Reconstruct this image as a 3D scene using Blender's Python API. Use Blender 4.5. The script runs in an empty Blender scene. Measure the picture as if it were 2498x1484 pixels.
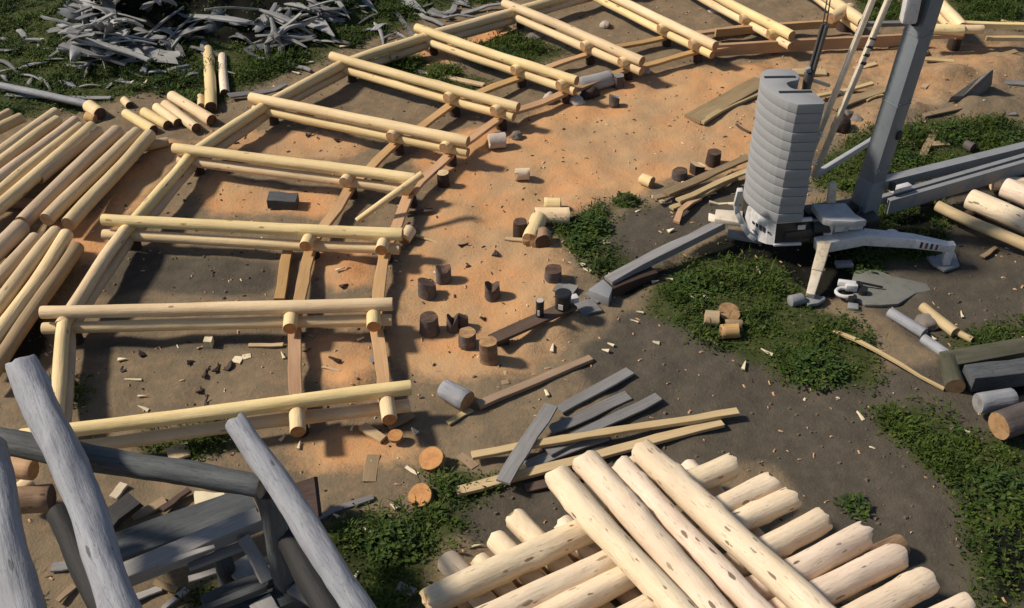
import bpy, bmesh, math, random
import numpy as np
from mathutils import Vector, Matrix, noise

rnd = random.Random(11)
SC = bpy.context.scene
COL = SC.collection

# ------------------------------------------------------------------ camera
PW, PH, FOC, PITCH, HC = 2498.0, 1484.0, 2650.0, math.radians(38.2), 12.0
CP, SP = math.cos(PITCH), math.sin(PITCH)
CAM = Vector((0, 0, HC))


def ray(px, py):
    x = (px - PW / 2) / FOC
    y = -(py - PH / 2) / FOC
    return Vector((x, CP + y * SP, -SP + y * CP))


def at(px, py, z=0.0):
    d = ray(px, py)
    return CAM + d * ((z - HC) / d.z)


def at_y(px, py, Y):
    d = ray(px, py)
    return CAM + d * (Y / d.y)


def proj(p):
    v = Vector(p) - CAM
    zc = v.y * CP - v.z * SP
    return (PW / 2 + FOC * v.x / zc, PH / 2 - FOC * (v.y * SP + v.z * CP) / zc)


def ppm(px, py, z=0.0):
    """picture units per metre at a point"""
    p = at(px, py, z) - CAM
    return FOC / (p.y * CP - p.z * SP)


cam_data = bpy.data.cameras.new('camera')
cam_data.sensor_fit = 'HORIZONTAL'
cam_data.sensor_width = 36.0
cam_data.lens = FOC / PW * 36.0
cam_data.clip_end = 2000
cam = bpy.data.objects.new('camera', cam_data)
cam.location = CAM
cam.rotation_euler = (math.pi / 2 - PITCH, 0, 0)
COL.objects.link(cam)
SC.camera = cam

# ------------------------------------------------------------------ light
SUN_EL = math.radians(43)
SUN_TRAVEL = math.radians(-4)      # light travels towards +x, a little towards the camera
world = bpy.data.worlds.new('World')
SC.world = world
world.use_nodes = True
wn = world.node_tree
bg = wn.nodes['Background']
sky = wn.nodes.new('ShaderNodeTexSky')
sky.sky_type = 'NISHITA'
sky.sun_disc = False
sky.sun_elevation = SUN_EL
to_sun = Vector((-math.cos(SUN_TRAVEL), -math.sin(SUN_TRAVEL), 0))
sky.sun_rotation = math.atan2(to_sun.x, to_sun.y)
wn.links.new(sky.outputs[0], bg.inputs[0])
bg.inputs[1].default_value = 0.08
sd = bpy.data.lights.new('sun', 'SUN')
sd.energy = 4.5
sd.angle = math.radians(6.0)
sd.color = (1.0, 0.90, 0.76)
sun = bpy.data.objects.new('sun', sd)
L = Vector((math.cos(SUN_EL) * math.cos(SUN_TRAVEL), math.cos(SUN_EL) * math.sin(SUN_TRAVEL), -math.sin(SUN_EL)))
sun.rotation_euler = L.to_track_quat('-Z', 'Y').to_euler()
sun.location = (-20, 10, 30)
COL.objects.link(sun)
SC.view_settings.view_transform = 'Standard'
SC.view_settings.look = 'None'
SC.view_settings.exposure = 0.06
SC.view_settings.gamma = 1.0
SC.cycles.max_bounces = 6


# ------------------------------------------------------------------ materials
class NT:
    def __init__(self, name):
        self.m = bpy.data.materials.new(name)
        self.m.use_nodes = True
        self.t = self.m.node_tree
        self.b = self.t.nodes['Principled BSDF']

    def n(self, typ, **kw):
        nd = self.t.nodes.new(typ)
        for k, v in kw.items():
            if hasattr(nd, k):
                setattr(nd, k, v)
            else:
                nd.inputs[k].default_value = v
        return nd

    def l(self, a, b):
        self.t.links.new(a, b)

    def mix(self, fac, a, b, mode='MIX'):
        nd = self.t.nodes.new('ShaderNodeMix')
        nd.data_type = 'RGBA'
        nd.blend_type = mode
        for inp, v in ((nd.inputs[0], fac), (nd.inputs[6], a), (nd.inputs[7], b)):
            if isinstance(v, (int, float)):
                inp.default_value = v
            elif isinstance(v, tuple):
                inp.default_value = (*v[:3], 1)
            else:
                self.l(v, inp)
        return nd.outputs[2]

    def math(self, op, a, b=0.0, clamp=False):
        nd = self.t.nodes.new('ShaderNodeMath')
        nd.operation = op
        nd.use_clamp = clamp
        for inp, v in ((nd.inputs[0], a), (nd.inputs[1], b)):
            if isinstance(v, (int, float)):
                inp.default_value = v
            else:
                self.l(v, inp)
        return nd.outputs[0]

    def ramp(self, fac, stops):
        nd = self.t.nodes.new('ShaderNodeValToRGB')
        e = nd.color_ramp.elements
        while len(e) < len(stops):
            e.new(0.5)
        for el, (p, c) in zip(e, stops):
            el.position = p
            el.color = (*c, 1) if isinstance(c, tuple) else (c, c, c, 1)
        self.l(fac, nd.inputs[0])
        return nd.outputs[0]

    def noise(self, vec, scale, detail=4, rough=0.55):
        nd = self.t.nodes.new('ShaderNodeTexNoise')
        nd.inputs['Scale'].default_value = scale
        nd.inputs['Detail'].default_value = detail
        nd.inputs['Roughness'].default_value = rough
        if vec is not None:
            self.l(vec, nd.inputs['Vector'])
        return nd.outputs['Fac']

    def coords(self, scale=(1, 1, 1), kind='Object', rnd=True):
        tc = self.t.nodes.new('ShaderNodeTexCoord')
        mp = self.t.nodes.new('ShaderNodeMapping')
        mp.inputs['Scale'].default_value = scale
        self.l(tc.outputs[kind], mp.inputs['Vector'])
        if rnd:
            oi = self.t.nodes.new('ShaderNodeObjectInfo')
            cb = self.t.nodes.new('ShaderNodeCombineXYZ')
            r = self.math('MULTIPLY', oi.outputs['Random'], 37.0)
            for i in range(3):
                self.l(r, cb.inputs[i])
            self.l(cb.outputs[0], mp.inputs['Location'])
        return mp.outputs[0]

    def bump(self, h, strength, dist=0.02):
        nd = self.t.nodes.new('ShaderNodeBump')
        nd.inputs['Strength'].default_value = strength
        nd.inputs['Distance'].default_value = dist
        self.l(h, nd.inputs['Height'])
        self.l(nd.outputs[0], self.b.inputs['Normal'])


def wood(name, ca, cb, dirt=None, dirt_amt=0.35, knots=0.0, knot_col=(0.10, 0.05, 0.02), streak=9.0, rough=0.7, bump=0.35, var=0.12, sat=0.06, cracks=0.0):
    t = NT(name)
    v = t.coords((0.55, streak, streak))
    f = t.noise(v, 2.2, 6, 0.62)
    col = t.mix(t.ramp(f, [(0.32, 0.0), (0.68, 1.0)]), ca, cb)
    v2 = t.coords((0.8, 2.0, 2.0))
    if dirt:
        f2 = t.noise(v2, 1.6, 5, 0.6)
        col = t.mix(t.math('MULTIPLY', t.ramp(f2, [(0.48, 0.0), (0.72, 1.0)]), dirt_amt), col, dirt)
    if knots > 0:
        vk = t.coords((1.3, 4.2, 4.2))
        vo = t.n('ShaderNodeTexVoronoi')
        vo.inputs['Scale'].default_value = 2.0
        t.l(vk, vo.inputs['Vector'])
        sel = t.n('ShaderNodeSeparateColor')
        t.l(vo.outputs['Color'], sel.inputs[0])
        wob = t.math('MULTIPLY', t.noise(t.coords((4, 12, 12)), 3.0, 4), 0.30)
        k = t.math('SUBTRACT', t.math('ADD', 0.235, t.math('MULTIPLY', sel.outputs[0], 0.16)), t.math('ADD', vo.outputs['Distance'], wob))
        k = t.math('MULTIPLY', t.ramp(k, [(0.0, 0.0), (0.05, 1.0)]), t.math('LESS_THAN', sel.outputs[1], knots))
        col = t.mix(t.math('MULTIPLY', k, 0.85), col, knot_col)
        fl = t.noise(t.coords((1.6, 11.0, 11.0)), 3.2, 3, 0.5)
        col = t.mix(t.math('MULTIPLY', t.ramp(fl, [(0.625, 0.0), (0.69, 1.0)]), min(0.75, 0.15 + 0.65 * knots)), col, tuple(0.5 * a + 0.5 * b for a, b in zip(knot_col, cb)))
    if cracks > 0:
        vc = t.coords((0.5, 7.0, 7.0))
        fc = t.noise(vc, 3.0, 3, 0.5)
        ck = t.ramp(t.math('ABSOLUTE', t.math('SUBTRACT', fc, 0.5)), [(0.0, 1.0), (0.018, 0.0)])
        col = t.mix(t.math('MULTIPLY', ck, cracks), col, tuple(c * 0.22 for c in ca))
    bl = t.noise(t.coords((0.5, 1.2, 1.2)), 1.3, 3, 0.5)
    col = t.mix(t.math('MULTIPLY', t.ramp(bl, [(0.35, 1.0), (0.62, 0.0)]), 0.45), col, tuple(c * 0.72 for c in cb))
    oi = t.n('ShaderNodeObjectInfo')
    hs = t.n('ShaderNodeHueSaturation')
    r1 = t.math('ADD', t.math('MULTIPLY', oi.outputs['Random'], 2 * var), 1 - var)
    t.l(r1, hs.inputs['Value'])
    r2 = t.math('FRACT', t.math('MULTIPLY', oi.outputs['Random'], 17.3))
    t.l(t.math('ADD', t.math('MULTIPLY', r2, 2.5 * sat), 1 - 1.25 * sat), hs.inputs['Saturation'])
    t.l(t.math('ADD', t.math('MULTIPLY', r2, 0.018), 0.490), hs.inputs['Hue'])
    t.l(col, hs.inputs['Color'])
    t.l(hs.outputs[0], t.b.inputs['Base Color'])
    t.b.inputs['Roughness'].default_value = rough
    t.b.inputs['Specular IOR Level'].default_value = 0.25
    t.bump(t.math('ADD', f, t.math('MULTIPLY', t.noise(v2, 5.0, 5), 0.8)), bump, 0.02)
    return t.m


def end_grain(name, ca, cb, dark):
    t = NT(name)
    v = t.coords((1, 1, 1), rnd=False)
    w = t.n('ShaderNodeTexWave', wave_type='RINGS', rings_direction='X')
    w.inputs['Scale'].default_value = 14
    w.inputs['Distortion'].default_value = 2.0
    w.inputs['Detail'].default_value = 2
    t.l(v, w.inputs['Vector'])
    col = t.mix(w.outputs['Fac'], ca, cb)
    f = t.noise(t.coords((6, 6, 6)), 1.5, 5)
    col = t.mix(t.math('MULTIPLY', t.ramp(f, [(0.42, 0.0), (0.66, 1.0)]), 0.7), col, dark)
    t.l(col, t.b.inputs['Base Color'])
    t.b.inputs['Roughness'].default_value = 0.85
    t.bump(w.outputs['Fac'], 0.2, 0.005)
    return t.m


def paint(name, ca, cb, rough=0.5, metal=0.0, scale=3.0, dirt=(0.12, 0.10, 0.08), dirt_amt=0.3, bump=0.05):
    t = NT(name)
    v = t.coords((1, 1, 1))
    f = t.noise(v, scale, 6, 0.6)
    col = t.mix(f, ca, cb)
    f2 = t.noise(v, scale * 2.7, 8, 0.7)
    col = t.mix(t.math('MULTIPLY', t.ramp(f2, [(0.5, 0.0), (0.72, 1.0)]), dirt_amt), col, dirt)
    t.l(col, t.b.inputs['Base Color'])
    t.b.inputs['Roughness'].default_value = rough
    t.b.inputs['Metallic'].default_value = metal
    t.bump(f2, bump, 0.02)
    return t.m


M = {
    'peeled': wood('peeled_wood', (0.82, 0.645, 0.375), (0.73, 0.54, 0.285), (0.55, 0.37, 0.18), 0.40, knots=0.30, knot_col=(0.30, 0.16, 0.06), var=0.07, bump=0.5),
    'peeled_pile': wood('pile_peeled_wood', (0.66, 0.51, 0.325), (0.55, 0.41, 0.245), (0.40, 0.28, 0.155), 0.45, knots=0.30, knot_col=(0.20, 0.12, 0.06), var=0.10, bump=0.5),
    'peeled_front': wood('pale_peeled_wood', (0.84, 0.70, 0.52), (0.75, 0.595, 0.42), (0.60, 0.41, 0.25), 0.45, knots=0.95, knot_col=(0.10, 0.055, 0.03), streak=6.0, bump=0.7, var=0.06, cracks=0.2),
    'peeled_dull': wood('dull_peeled_wood', (0.58, 0.46, 0.28), (0.45, 0.33, 0.19), (0.30, 0.21, 0.12), 0.5, knots=0.15, knot_col=(0.14, 0.08, 0.04)),
    'bark': wood('brown_bark_wood', (0.40, 0.27, 0.15), (0.20, 0.12, 0.06), (0.08, 0.045, 0.025), 0.8, knots=0.5, knot_col=(0.03, 0.02, 0.01), streak=4.0, bump=0.8),
    'hewn': wood('hewn_wood', (0.56, 0.36, 0.19), (0.44, 0.26, 0.125), (0.30, 0.17, 0.08), 0.35, streak=14.0, bump=0.25, var=0.14),
    'grey_log': wood('weathered_grey_wood', (0.36, 0.365, 0.39), (0.28, 0.285, 0.305), (0.20, 0.20, 0.215), 0.55, streak=6.0, bump=0.9, var=0.08, cracks=0.6, knots=0.10, knot_col=(0.07, 0.07, 0.07)),
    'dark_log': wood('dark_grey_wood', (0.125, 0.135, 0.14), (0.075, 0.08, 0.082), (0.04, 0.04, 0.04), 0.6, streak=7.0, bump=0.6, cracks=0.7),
    'pale_grey_board': wood('pale_grey_board_wood', (0.40, 0.385, 0.37), (0.31, 0.295, 0.28), (0.20, 0.18, 0.165), 0.4, streak=14.0, bump=0.35, var=0.1),
    'grey_board': wood('grey_board_wood', (0.27, 0.265, 0.26), (0.19, 0.18, 0.175), (0.12, 0.10, 0.085), 0.4, streak=16.0, bump=0.25, var=0.22),
    'cream_board': wood('cream_board_wood', (0.58, 0.45, 0.26), (0.47, 0.34, 0.18), (0.33, 0.23, 0.12), 0.4, streak=16.0, bump=0.25),
    'tan_board': wood('tan_board_wood', (0.36, 0.26, 0.16), (0.27, 0.19, 0.11), (0.18, 0.12, 0.07), 0.4, streak=16.0, bump=0.3),
    'brown_board': wood('brown_board_wood', (0.13, 0.085, 0.065), (0.085, 0.055, 0.042), (0.05, 0.03, 0.025), 0.4, streak=14.0, bump=0.3),
    'post': wood('dark_post_wood', (0.075, 0.05, 0.04), (0.045, 0.028, 0.022), (0.02, 0.013, 0.01), 0.6, streak=5.0, bump=0.8),
    'mossy': wood('mossy_wood', (0.115, 0.11, 0.07), (0.07, 0.066, 0.045), (0.035, 0.045, 0.015), 0.7, streak=5.0, bump=0.8),
    'shade_black': wood('shade_black_wood', (0.035, 0.034, 0.035), (0.02, 0.02, 0.02), None, 0.0, streak=5.0, bump=0.6),  # shade below the grey logs put into the colour; also one black board
    'stump': wood('stump_bark', (0.16, 0.135, 0.125), (0.09, 0.072, 0.066), (0.04, 0.032, 0.028), 0.6, streak=5.0, bump=0.8),
    'slab': wood('silver_slab_wood', (0.35, 0.35, 0.34), (0.21, 0.208, 0.20), (0.10, 0.09, 0.075), 0.6, streak=7.0, bump=0.5, var=0.40, cracks=0.3),
    'chip': wood('pale_chip_wood', (0.80, 0.70, 0.50), (0.68, 0.57, 0.38), None, 0.0, streak=6.0, bump=0.2),
    'end': end_grain('end_grain', (0.44, 0.27, 0.13), (0.33, 0.185, 0.08), (0.20, 0.10, 0.045)),
    'end_pale': end_grain('pale_end_grain', (0.70, 0.54, 0.33), (0.58, 0.42, 0.24), (0.44, 0.30, 0.16)),
    'end_dark': end_grain('dark_end_grain', (0.12, 0.068, 0.042), (0.075, 0.04, 0.025), (0.035, 0.018, 0.012)),
    'end_orange': end_grain('orange_end_grain', (0.56, 0.28, 0.10), (0.44, 0.20, 0.065), (0.30, 0.14, 0.05)),
    'end_grey': end_grain('grey_end_grain', (0.30, 0.29, 0.28), (0.20, 0.19, 0.18), (0.12, 0.115, 0.11)),
    'concrete': paint('counterweight_concrete', (0.30, 0.305, 0.31), (0.25, 0.255, 0.26), 0.85, 0, 2.0, (0.24, 0.23, 0.22), 0.30, 0.12),
    'white_paint': paint('white_paint', (0.66, 0.645, 0.645), (0.54, 0.53, 0.52), 0.45, 0, 3.5, (0.20, 0.15, 0.11), 0.55),
    'grey_paint': paint('grey_paint', (0.24, 0.265, 0.28), (0.17, 0.195, 0.21), 0.42, 0, 1.5, (0.10, 0.10, 0.10), 0.35),
    'mast_paint': paint('mast_paint', (0.20, 0.225, 0.245), (0.155, 0.175, 0.195), 0.55, 0, 1.2, (0.07, 0.075, 0.08), 0.3),
    'pale_grey_paint': paint('pale_grey_paint', (0.44, 0.445, 0.45), (0.36, 0.365, 0.37), 0.5, 0, 2.5, (0.18, 0.16, 0.14), 0.4),
    'cream_paint': paint('cream_paint', (0.66, 0.58, 0.46), (0.55, 0.48, 0.38), 0.5, 0, 2.5, (0.22, 0.16, 0.10), 0.5),
    'rust_cream': paint('rusty_cream_paint', (0.55, 0.48, 0.36), (0.42, 0.36, 0.26), 0.6, 0, 4.0, (0.16, 0.10, 0.05), 0.8),
    'dark_steel': paint('dark_steel', (0.045, 0.045, 0.045), (0.028, 0.028, 0.028), 0.5, 0.2, 3.0, (0.06, 0.045, 0.035), 0.4),
    'black': paint('black_plastic', (0.012, 0.012, 0.013), (0.02, 0.02, 0.02), 0.4, 0, 3.0, (0.03, 0.03, 0.03), 0.3),
    'cable': paint('steel_cable', (0.16, 0.16, 0.155), (0.10, 0.10, 0.10), 0.5, 0.5, 8.0, (0.06, 0.05, 0.045), 0.5),
    'steel': paint('galvanised_steel', (0.30, 0.305, 0.31), (0.21, 0.215, 0.22), 0.6, 0.1, 1.5, (0.12, 0.115, 0.11), 0.4),
    'stone': paint('stone', (0.22, 0.19, 0.16), (0.14, 0.12, 0.10), 0.9, 0, 3.0, (0.07, 0.06, 0.05), 0.6, 0.6),
    'pale_stone': paint('pale_stone', (0.52, 0.46, 0.40), (0.40, 0.34, 0.29), 0.9, 0, 3.0, (0.25, 0.20, 0.16), 0.5, 0.5),
    'clod': paint('earth_clod', (0.15, 0.115, 0.078), (0.09, 0.07, 0.048), 0.95, 0, 3.0, (0.22, 0.16, 0.10), 0.5, 0.3),
    'dusty': paint('dusty_concrete', (0.19, 0.19, 0.17), (0.13, 0.13, 0.115), 0.9, 0, 2.0, (0.09, 0.08, 0.06), 0.6, 0.3),
    'red': paint('faded_red_paint', (0.22, 0.05, 0.035), (0.14, 0.04, 0.03), 0.5, 0),
}


def leaf_mat(name, ca, cb, cc):
    t = NT(name)
    v = t.coords((1, 1, 1), rnd=False)
    f = t.noise(v, 1.1, 4)
    col = t.mix(t.ramp(f, [(0.35, 0.0), (0.65, 1.0)]), ca, cb)
    f2 = t.noise(v, 9.0, 3)
    col = t.mix(t.ramp(f2, [(0.52, 0.0), (0.70, 1.0)]), col, cc)
    t.l(col, t.b.inputs['Base Color'])
    t.b.inputs['Roughness'].default_value = 0.7
    t.b.inputs['Specular IOR Level'].default_value = 0.2
    return t.m


M['leaf'] = leaf_mat('grass_leaf', (0.020, 0.042, 0.007), (0.052, 0.084, 0.010), (0.10, 0.12, 0.02))
M['weed'] = leaf_mat('weed_leaf', (0.024, 0.048, 0.009), (0.045, 0.080, 0.012), (0.085, 0.115, 0.022))


# ------------------------------------------------------------------ object helpers
def link(name, verts, faces, mats, midx=None, parent=None, smooth=True, matrix=None):
    me = bpy.data.meshes.new(name)
    me.from_pydata([tuple(v) for v in verts], [], faces)
    for m in mats:
        me.materials.append(M[m] if isinstance(m, str) else m)
    if midx is not None:
        me.polygons.foreach_set('material_index', midx)
    if smooth:
        me.polygons.foreach_set('use_smooth', [True] * len(me.polygons))
        try:
            me.set_sharp_from_angle(angle=math.radians(42))
        except Exception:
            pass
    me.update()
    o = bpy.data.objects.new(name, me)
    COL.objects.link(o)
    if parent is not None:
        o.parent = parent
    if matrix is not None:
        o.matrix_local = matrix
    return o


def tag(o, label, cat, group=None, kind=None):
    if label:
        o['label'] = label
    if cat:
        o['category'] = cat
    if group:
        o['group'] = group
    o['kind'] = kind or 'thing'
    return o


def empty(name, loc, label, cat, group=None):
    o = bpy.data.objects.new(name, None)
    o.location = loc
    o.empty_display_size = 0.2
    COL.objects.link(o)
    return tag(o, label, cat, group)


def frame(p0, p1, roll=0.0):
    """matrix with X from p0 to p1, origin in the middle"""
    x = (p1 - p0).normalized()
    up = Vector((0, 0, 1)) if abs(x.z) < 0.95 else Vector((0, -1, 0))
    y = up.cross(x).normalized()
    z = x.cross(y)
    m = Matrix((x, y, z)).transposed().to_4x4()
    m = m @ Matrix.Rotation(roll, 4, 'X')
    m.translation = (p0 + p1) / 2
    return m


SEED = [0]


def log(name, p0, p1, r0, r1=None, mat='peeled', end='end', bend=0.02, nr=14, step=0.3, rough=0.05, jag=0.0, flat=None, label=None, cat='log', group=None, knobs=0, cut=True, parent=None):
    """a tapered uneven round log from p0 to p1; faces that look to the camera become cut_end parts"""
    SEED[0] += 1
    s = SEED[0] * 7.31
    r1 = r0 if r1 is None else r1
    p0, p1 = Vector(p0), Vector(p1)
    Ln = (p1 - p0).length
    n = max(4, int(Ln / step))
    rr = random.Random(SEED[0])
    ba, bp = bend * rr.uniform(0.4, 1.0) * min(1.0, Ln / 3), rr.uniform(0, 6.28)
    kn = [(rr.uniform(-0.45, 0.45) * Ln, rr.uniform(0, 6.28), rr.uniform(0.10, 0.20)) for _ in range(knobs)]
    verts, faces, mi = [], [], []
    xs = [i / n for i in range(n + 1)]
    xs = [0.0, min(0.02 / Ln, 0.02)] + xs[1:-1] + [1 - min(0.02 / Ln, 0.02), 1.0]
    for q, u in enumerate(xs):
        x = (u - 0.5) * Ln
        r = r0 + (r1 - r0) * u
        if q in (0, len(xs) - 1):
            r *= 0.955
        oy = ba * math.sin(u * math.pi) * math.cos(bp) + 0.25 * ba * math.sin(u * 9 + s)
        oz = ba * math.sin(u * math.pi) * math.sin(bp) + 0.25 * ba * math.sin(u * 7 + 2 * s)
        for k in range(nr):
            a = 2 * math.pi * k / nr
            c, sn = math.cos(a), math.sin(a)
            d = 1 + rough * noise.noise(Vector((x * 1.3 + s, c * 0.9, sn * 0.9 + s))) * 1.6 + rough * 0.6 * noise.noise(Vector((x * 4 + s, c * 2, sn * 2 - s)))
            for kx, ka, kr in kn:
                dx = (x - kx) / 0.09
                da = math.atan2(math.sin(a - ka), math.cos(a - ka)) / 0.5
                d += kr * math.exp(-dx * dx - da * da)
            y, z = r * d * c, r * d * sn
            if flat is not None:
                e = min(u, 1 - u) * Ln
                w = max(0.0, min(1.0, (e - flat[1]) / 0.08))
                z = z + (min(z, flat[0] * r) - z) * w
            xo = x
            if jag and q in (0, 1, len(xs) - 2, len(xs) - 1):
                xo += jag * noise.noise(Vector((c * 1.7 + s, sn * 1.7, (u > .5) * 5 + s))) * 1.5
            verts.append((xo, y + oy, z + oz))
    m = len(xs)
    for q in range(m - 1):
        for k in range(nr):
            k2 = (k + 1) % nr
            faces.append((q * nr + k, q * nr + k2, (q + 1) * nr + k2, (q + 1) * nr + k))
            mi.append(0)
    mtx = frame(p0, p1)
    caps = []
    for side in (0, 1):
        ring = list(range(nr)) if side == 0 else list(range((m - 1) * nr, m * nr))
        nrm = (p0 - p1 if side == 0 else p1 - p0).normalized()
        P = p0 if side == 0 else p1
        facing = nrm.dot((CAM - P).normalized())
        order = ring[::-1] if side == 0 else ring
        if cut and facing > 0.08:
            caps.append([verts[i] for i in order])
        else:
            faces.append(tuple(order))
            mi.append(1)
    o = link(name, verts, faces, [mat, end], mi, parent, True, mtx)
    if label:
        tag(o, label, cat, group)
    for cv in caps:
        c = sum((Vector(v) for v in cv), Vector()) / len(cv)
        vv = cv + [tuple(c)]
        ff = [(i, (i + 1) % nr, nr) for i in range(nr)]
        link('cut_end', vv, ff, [end], None, o, False)
    return o


def plank(name, p0, p1, w, th, mat, label=None, cat='plank', group=None, warp=0.012, roll=0.0, w1=None, parent=None, n=None, chew=0.012):
    SEED[0] += 1
    s = SEED[0] * 3.7
    p0, p1 = Vector(p0), Vector(p1)
    Ln = (p1 - p0).length
    n = n or max(3, int(Ln / 0.35))
    w1 = w if w1 is None else w1
    verts, faces = [], []
    for i in range(n + 1):
        u = i / n
        x = (u - 0.5) * Ln
        ww = w + (w1 - w) * u
        oy = warp * math.sin(u * 5 + s)
        oz = warp * math.sin(u * 4 + 2 * s)
        e = [chew * noise.noise(Vector((x * 3 + s, q * 5.0, s))) * 2 for q in range(4)]
        xe = [0.0] * 4
        if i in (0, n):
            xe = [chew * 1.5 * noise.noise(Vector((q * 3.3 + s, u * 7, s))) for q in range(4)]
        b = 0.006
        for (y, z, q) in ((-ww / 2 + e[0], -th / 2, 0), (ww / 2 + e[1], -th / 2, 1), (ww / 2 + e[1], th / 2 - b, 1), (ww / 2 - b + e[1], th / 2, 1), (-ww / 2 + b + e[0], th / 2, 0), (-ww / 2 + e[0], th / 2 - b, 0)):
            verts.append((x + xe[q], y + oy, z + oz))
    for i in range(n):
        for k in range(6):
            k2 = (k + 1) % 6
            faces.append((i * 6 + k, i * 6 + k2, i * 6 + 6 + k2, i * 6 + 6 + k))
    faces.append((5, 4, 3, 2, 1, 0))
    faces.append(tuple(n * 6 + k for k in range(6)))
    o = link(name, verts, faces, [mat], None, parent, False, frame(p0, p1, roll))
    if label:
        tag(o, label, cat, group)
    return o


class MB:
    """collects boxes, prisms and tubes for ONE mesh"""
    def __init__(self):
        self.bm = bmesh.new()

    def prism(self, pts, z0, z1, zs0=None):
        a = [self.bm.verts.new((p[0], p[1], z0)) for p in pts]
        b = [self.bm.verts.new((p[0], p[1], z1)) for p in pts]
        n = len(pts)
        for i in range(n):
            self.bm.faces.new((a[i], a[(i + 1) % n], b[(i + 1) % n], b[i]))
        self.bm.faces.new(a[::-1])
        self.bm.faces.new(b)
        return self

    def hull8(self, q0, q1):
        """box between two quads"""
        a = [self.bm.verts.new(p) for p in q0]
        b = [self.bm.verts.new(p) for p in q1]
        n = len(a)
        for i in range(n):
            self.bm.faces.new((a[i], a[(i + 1) % n], b[(i + 1) % n], b[i]))
        self.bm.faces.new(a[::-1])
        self.bm.faces.new(b)
        return self

    def beam(self, p0, p1, w, h, w1=None, h1=None, roll=0.0, up=None):
        p0, p1 = Vector(p0), Vector(p1)
        x = (p1 - p0).normalized()
        u = Vector(up) if up else (Vector((0, 0, 1)) if abs(x.z) < 0.9 else Vector((0, 1, 0)))
        y = u.cross(x).normalized()
        z = x.cross(y)
        if roll:
            y, z = y * math.cos(roll) + z * math.sin(roll), z * math.cos(roll) - y * math.sin(roll)
        w1 = w if w1 is None else w1
        h1 = h if h1 is None else h1
        q = lambda p, a, b: [p - y * a / 2 - z * b / 2, p + y * a / 2 - z * b / 2, p + y * a / 2 + z * b / 2, p - y * a / 2 + z * b / 2]
        return self.hull8(q(p0, w, h), q(p1, w1, h1))

    def tube(self, pts, r, nr=8, r1=None):
        pts = [Vector(p) for p in pts]
        rings = []
        for i, p in enumerate(pts):
            d = (pts[min(i + 1, len(pts) - 1)] - pts[max(i - 1, 0)]).normalized()
            u = Vector((0, 0, 1)) if abs(d.z) < 0.9 else Vector((0, 1, 0))
            y = u.cross(d).normalized()
            z = d.cross(y)
            rad = r if r1 is None else r + (r1 - r) * i / (len(pts) - 1)
            rings.append([self.bm.verts.new(p + (y * math.cos(2 * math.pi * k / nr) + z * math.sin(2 * math.pi * k / nr)) * rad) for k in range(nr)])
        for a, b in zip(rings, rings[1:]):
            for k in range(nr):
                self.bm.faces.new((a[k], a[(k + 1) % nr], b[(k + 1) % nr], b[k]))
        self.bm.faces.new(rings[0][::-1])
        self.bm.faces.new(rings[-1])
        return self

    def build(self, name, mat, parent=None, smooth=True, bevel=0.0, origin=None):
        bmesh.ops.recalc_face_normals(self.bm, faces=self.bm.faces)
        if bevel:
            bmesh.ops.bevel(self.bm, geom=list(self.bm.edges), offset=bevel, segments=2, profile=0.5, affect='EDGES', clamp_overlap=True)
        off = Vector(origin) if origin is not None else (Vector(parent.location) if parent is not None else Vector())
        bmesh.ops.translate(self.bm, verts=self.bm.verts, vec=-off)
        me = bpy.data.meshes.new(name)
        self.bm.to_mesh(me)
        self.bm.free()
        me.materials.append(M[mat])
        if smooth:
            me.polygons.foreach_set('use_smooth', [True] * len(me.polygons))
            me.set_sharp_from_angle(angle=math.radians(35))
        o = bpy.data.objects.new(name, me)
        if origin is not None and parent is None:
            o.location = off
        COL.objects.link(o)
        if parent is not None:
            o.parent = parent
        return o


def rock(name, c, sx, sy, sz, mat, label, cat='stone', group=None, amp=0.35, seed=None):
    SEED[0] += 1
    s = SEED[0] * 5.3
    bm = bmesh.new()
    bmesh.ops.create_icosphere(bm, subdivisions=3, radius=1.0)
    for v in bm.verts:
        d = 1 + amp * noise.noise(v.co * 1.3 + Vector((s, s, s))) + amp * 0.4 * noise.noise(v.co * 3.1 + Vector((s, 0, s)))
        v.co = Vector((v.co.x * sx * d, v.co.y * sy * d, max(-0.5 * sz, v.co.z * sz * d)))
    me = bpy.data.meshes.new(name)
    bm.to_mesh(me)
    bm.free()
    me.materials.append(M[mat])
    me.polygons.foreach_set('use_smooth', [True] * len(me.polygons))
    o = bpy.data.objects.new(name, me)
    o.location = Vector(c) + Vector((0, 0, 0.45 * sz))
    o.rotation_euler.z = rnd.uniform(0, 6)
    COL.objects.link(o)
    return tag(o, label, cat, group)


# crop helpers: picture coordinates from eight enlarged tiles used while measuring
KX = 0.34196
def A(x, y): return (KX * x, KX * y)
def B(x, y): return (829.4 + KX * x, KX * y)
def Cc(x, y): return (1658.8 + KX * x, KX * y)
def D(x, y): return (KX * x, 487.9 + KX * y)
def E(x, y): return (829.4 + KX * x, 487.9 + KX * y)
def Fc(x, y): return (1658.8 + KX * x, 487.9 + KX * y)
def G(x, y): return (KX * x, 975.8 + KX * y)
def Hh(x, y): return (829.4 + KX * x, 975.8 + KX * y)
def I(x, y): return (1658.8 + KX * x, 975.8 + KX * y)
def J(x, y): return (1736.9 + 0.1841 * x, 117.1 + 0.1841 * y)
def K(x, y): return (1736.9 + 0.1841 * x, 370.8 + 0.1841 * y)
def Lq(x, y): return (1893 + 0.1841 * x, 507.4 + 0.1841 * y)
def Mq(x, y): return (2049 + 0.25 * x, 292.7 + 0.25 * y)


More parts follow.
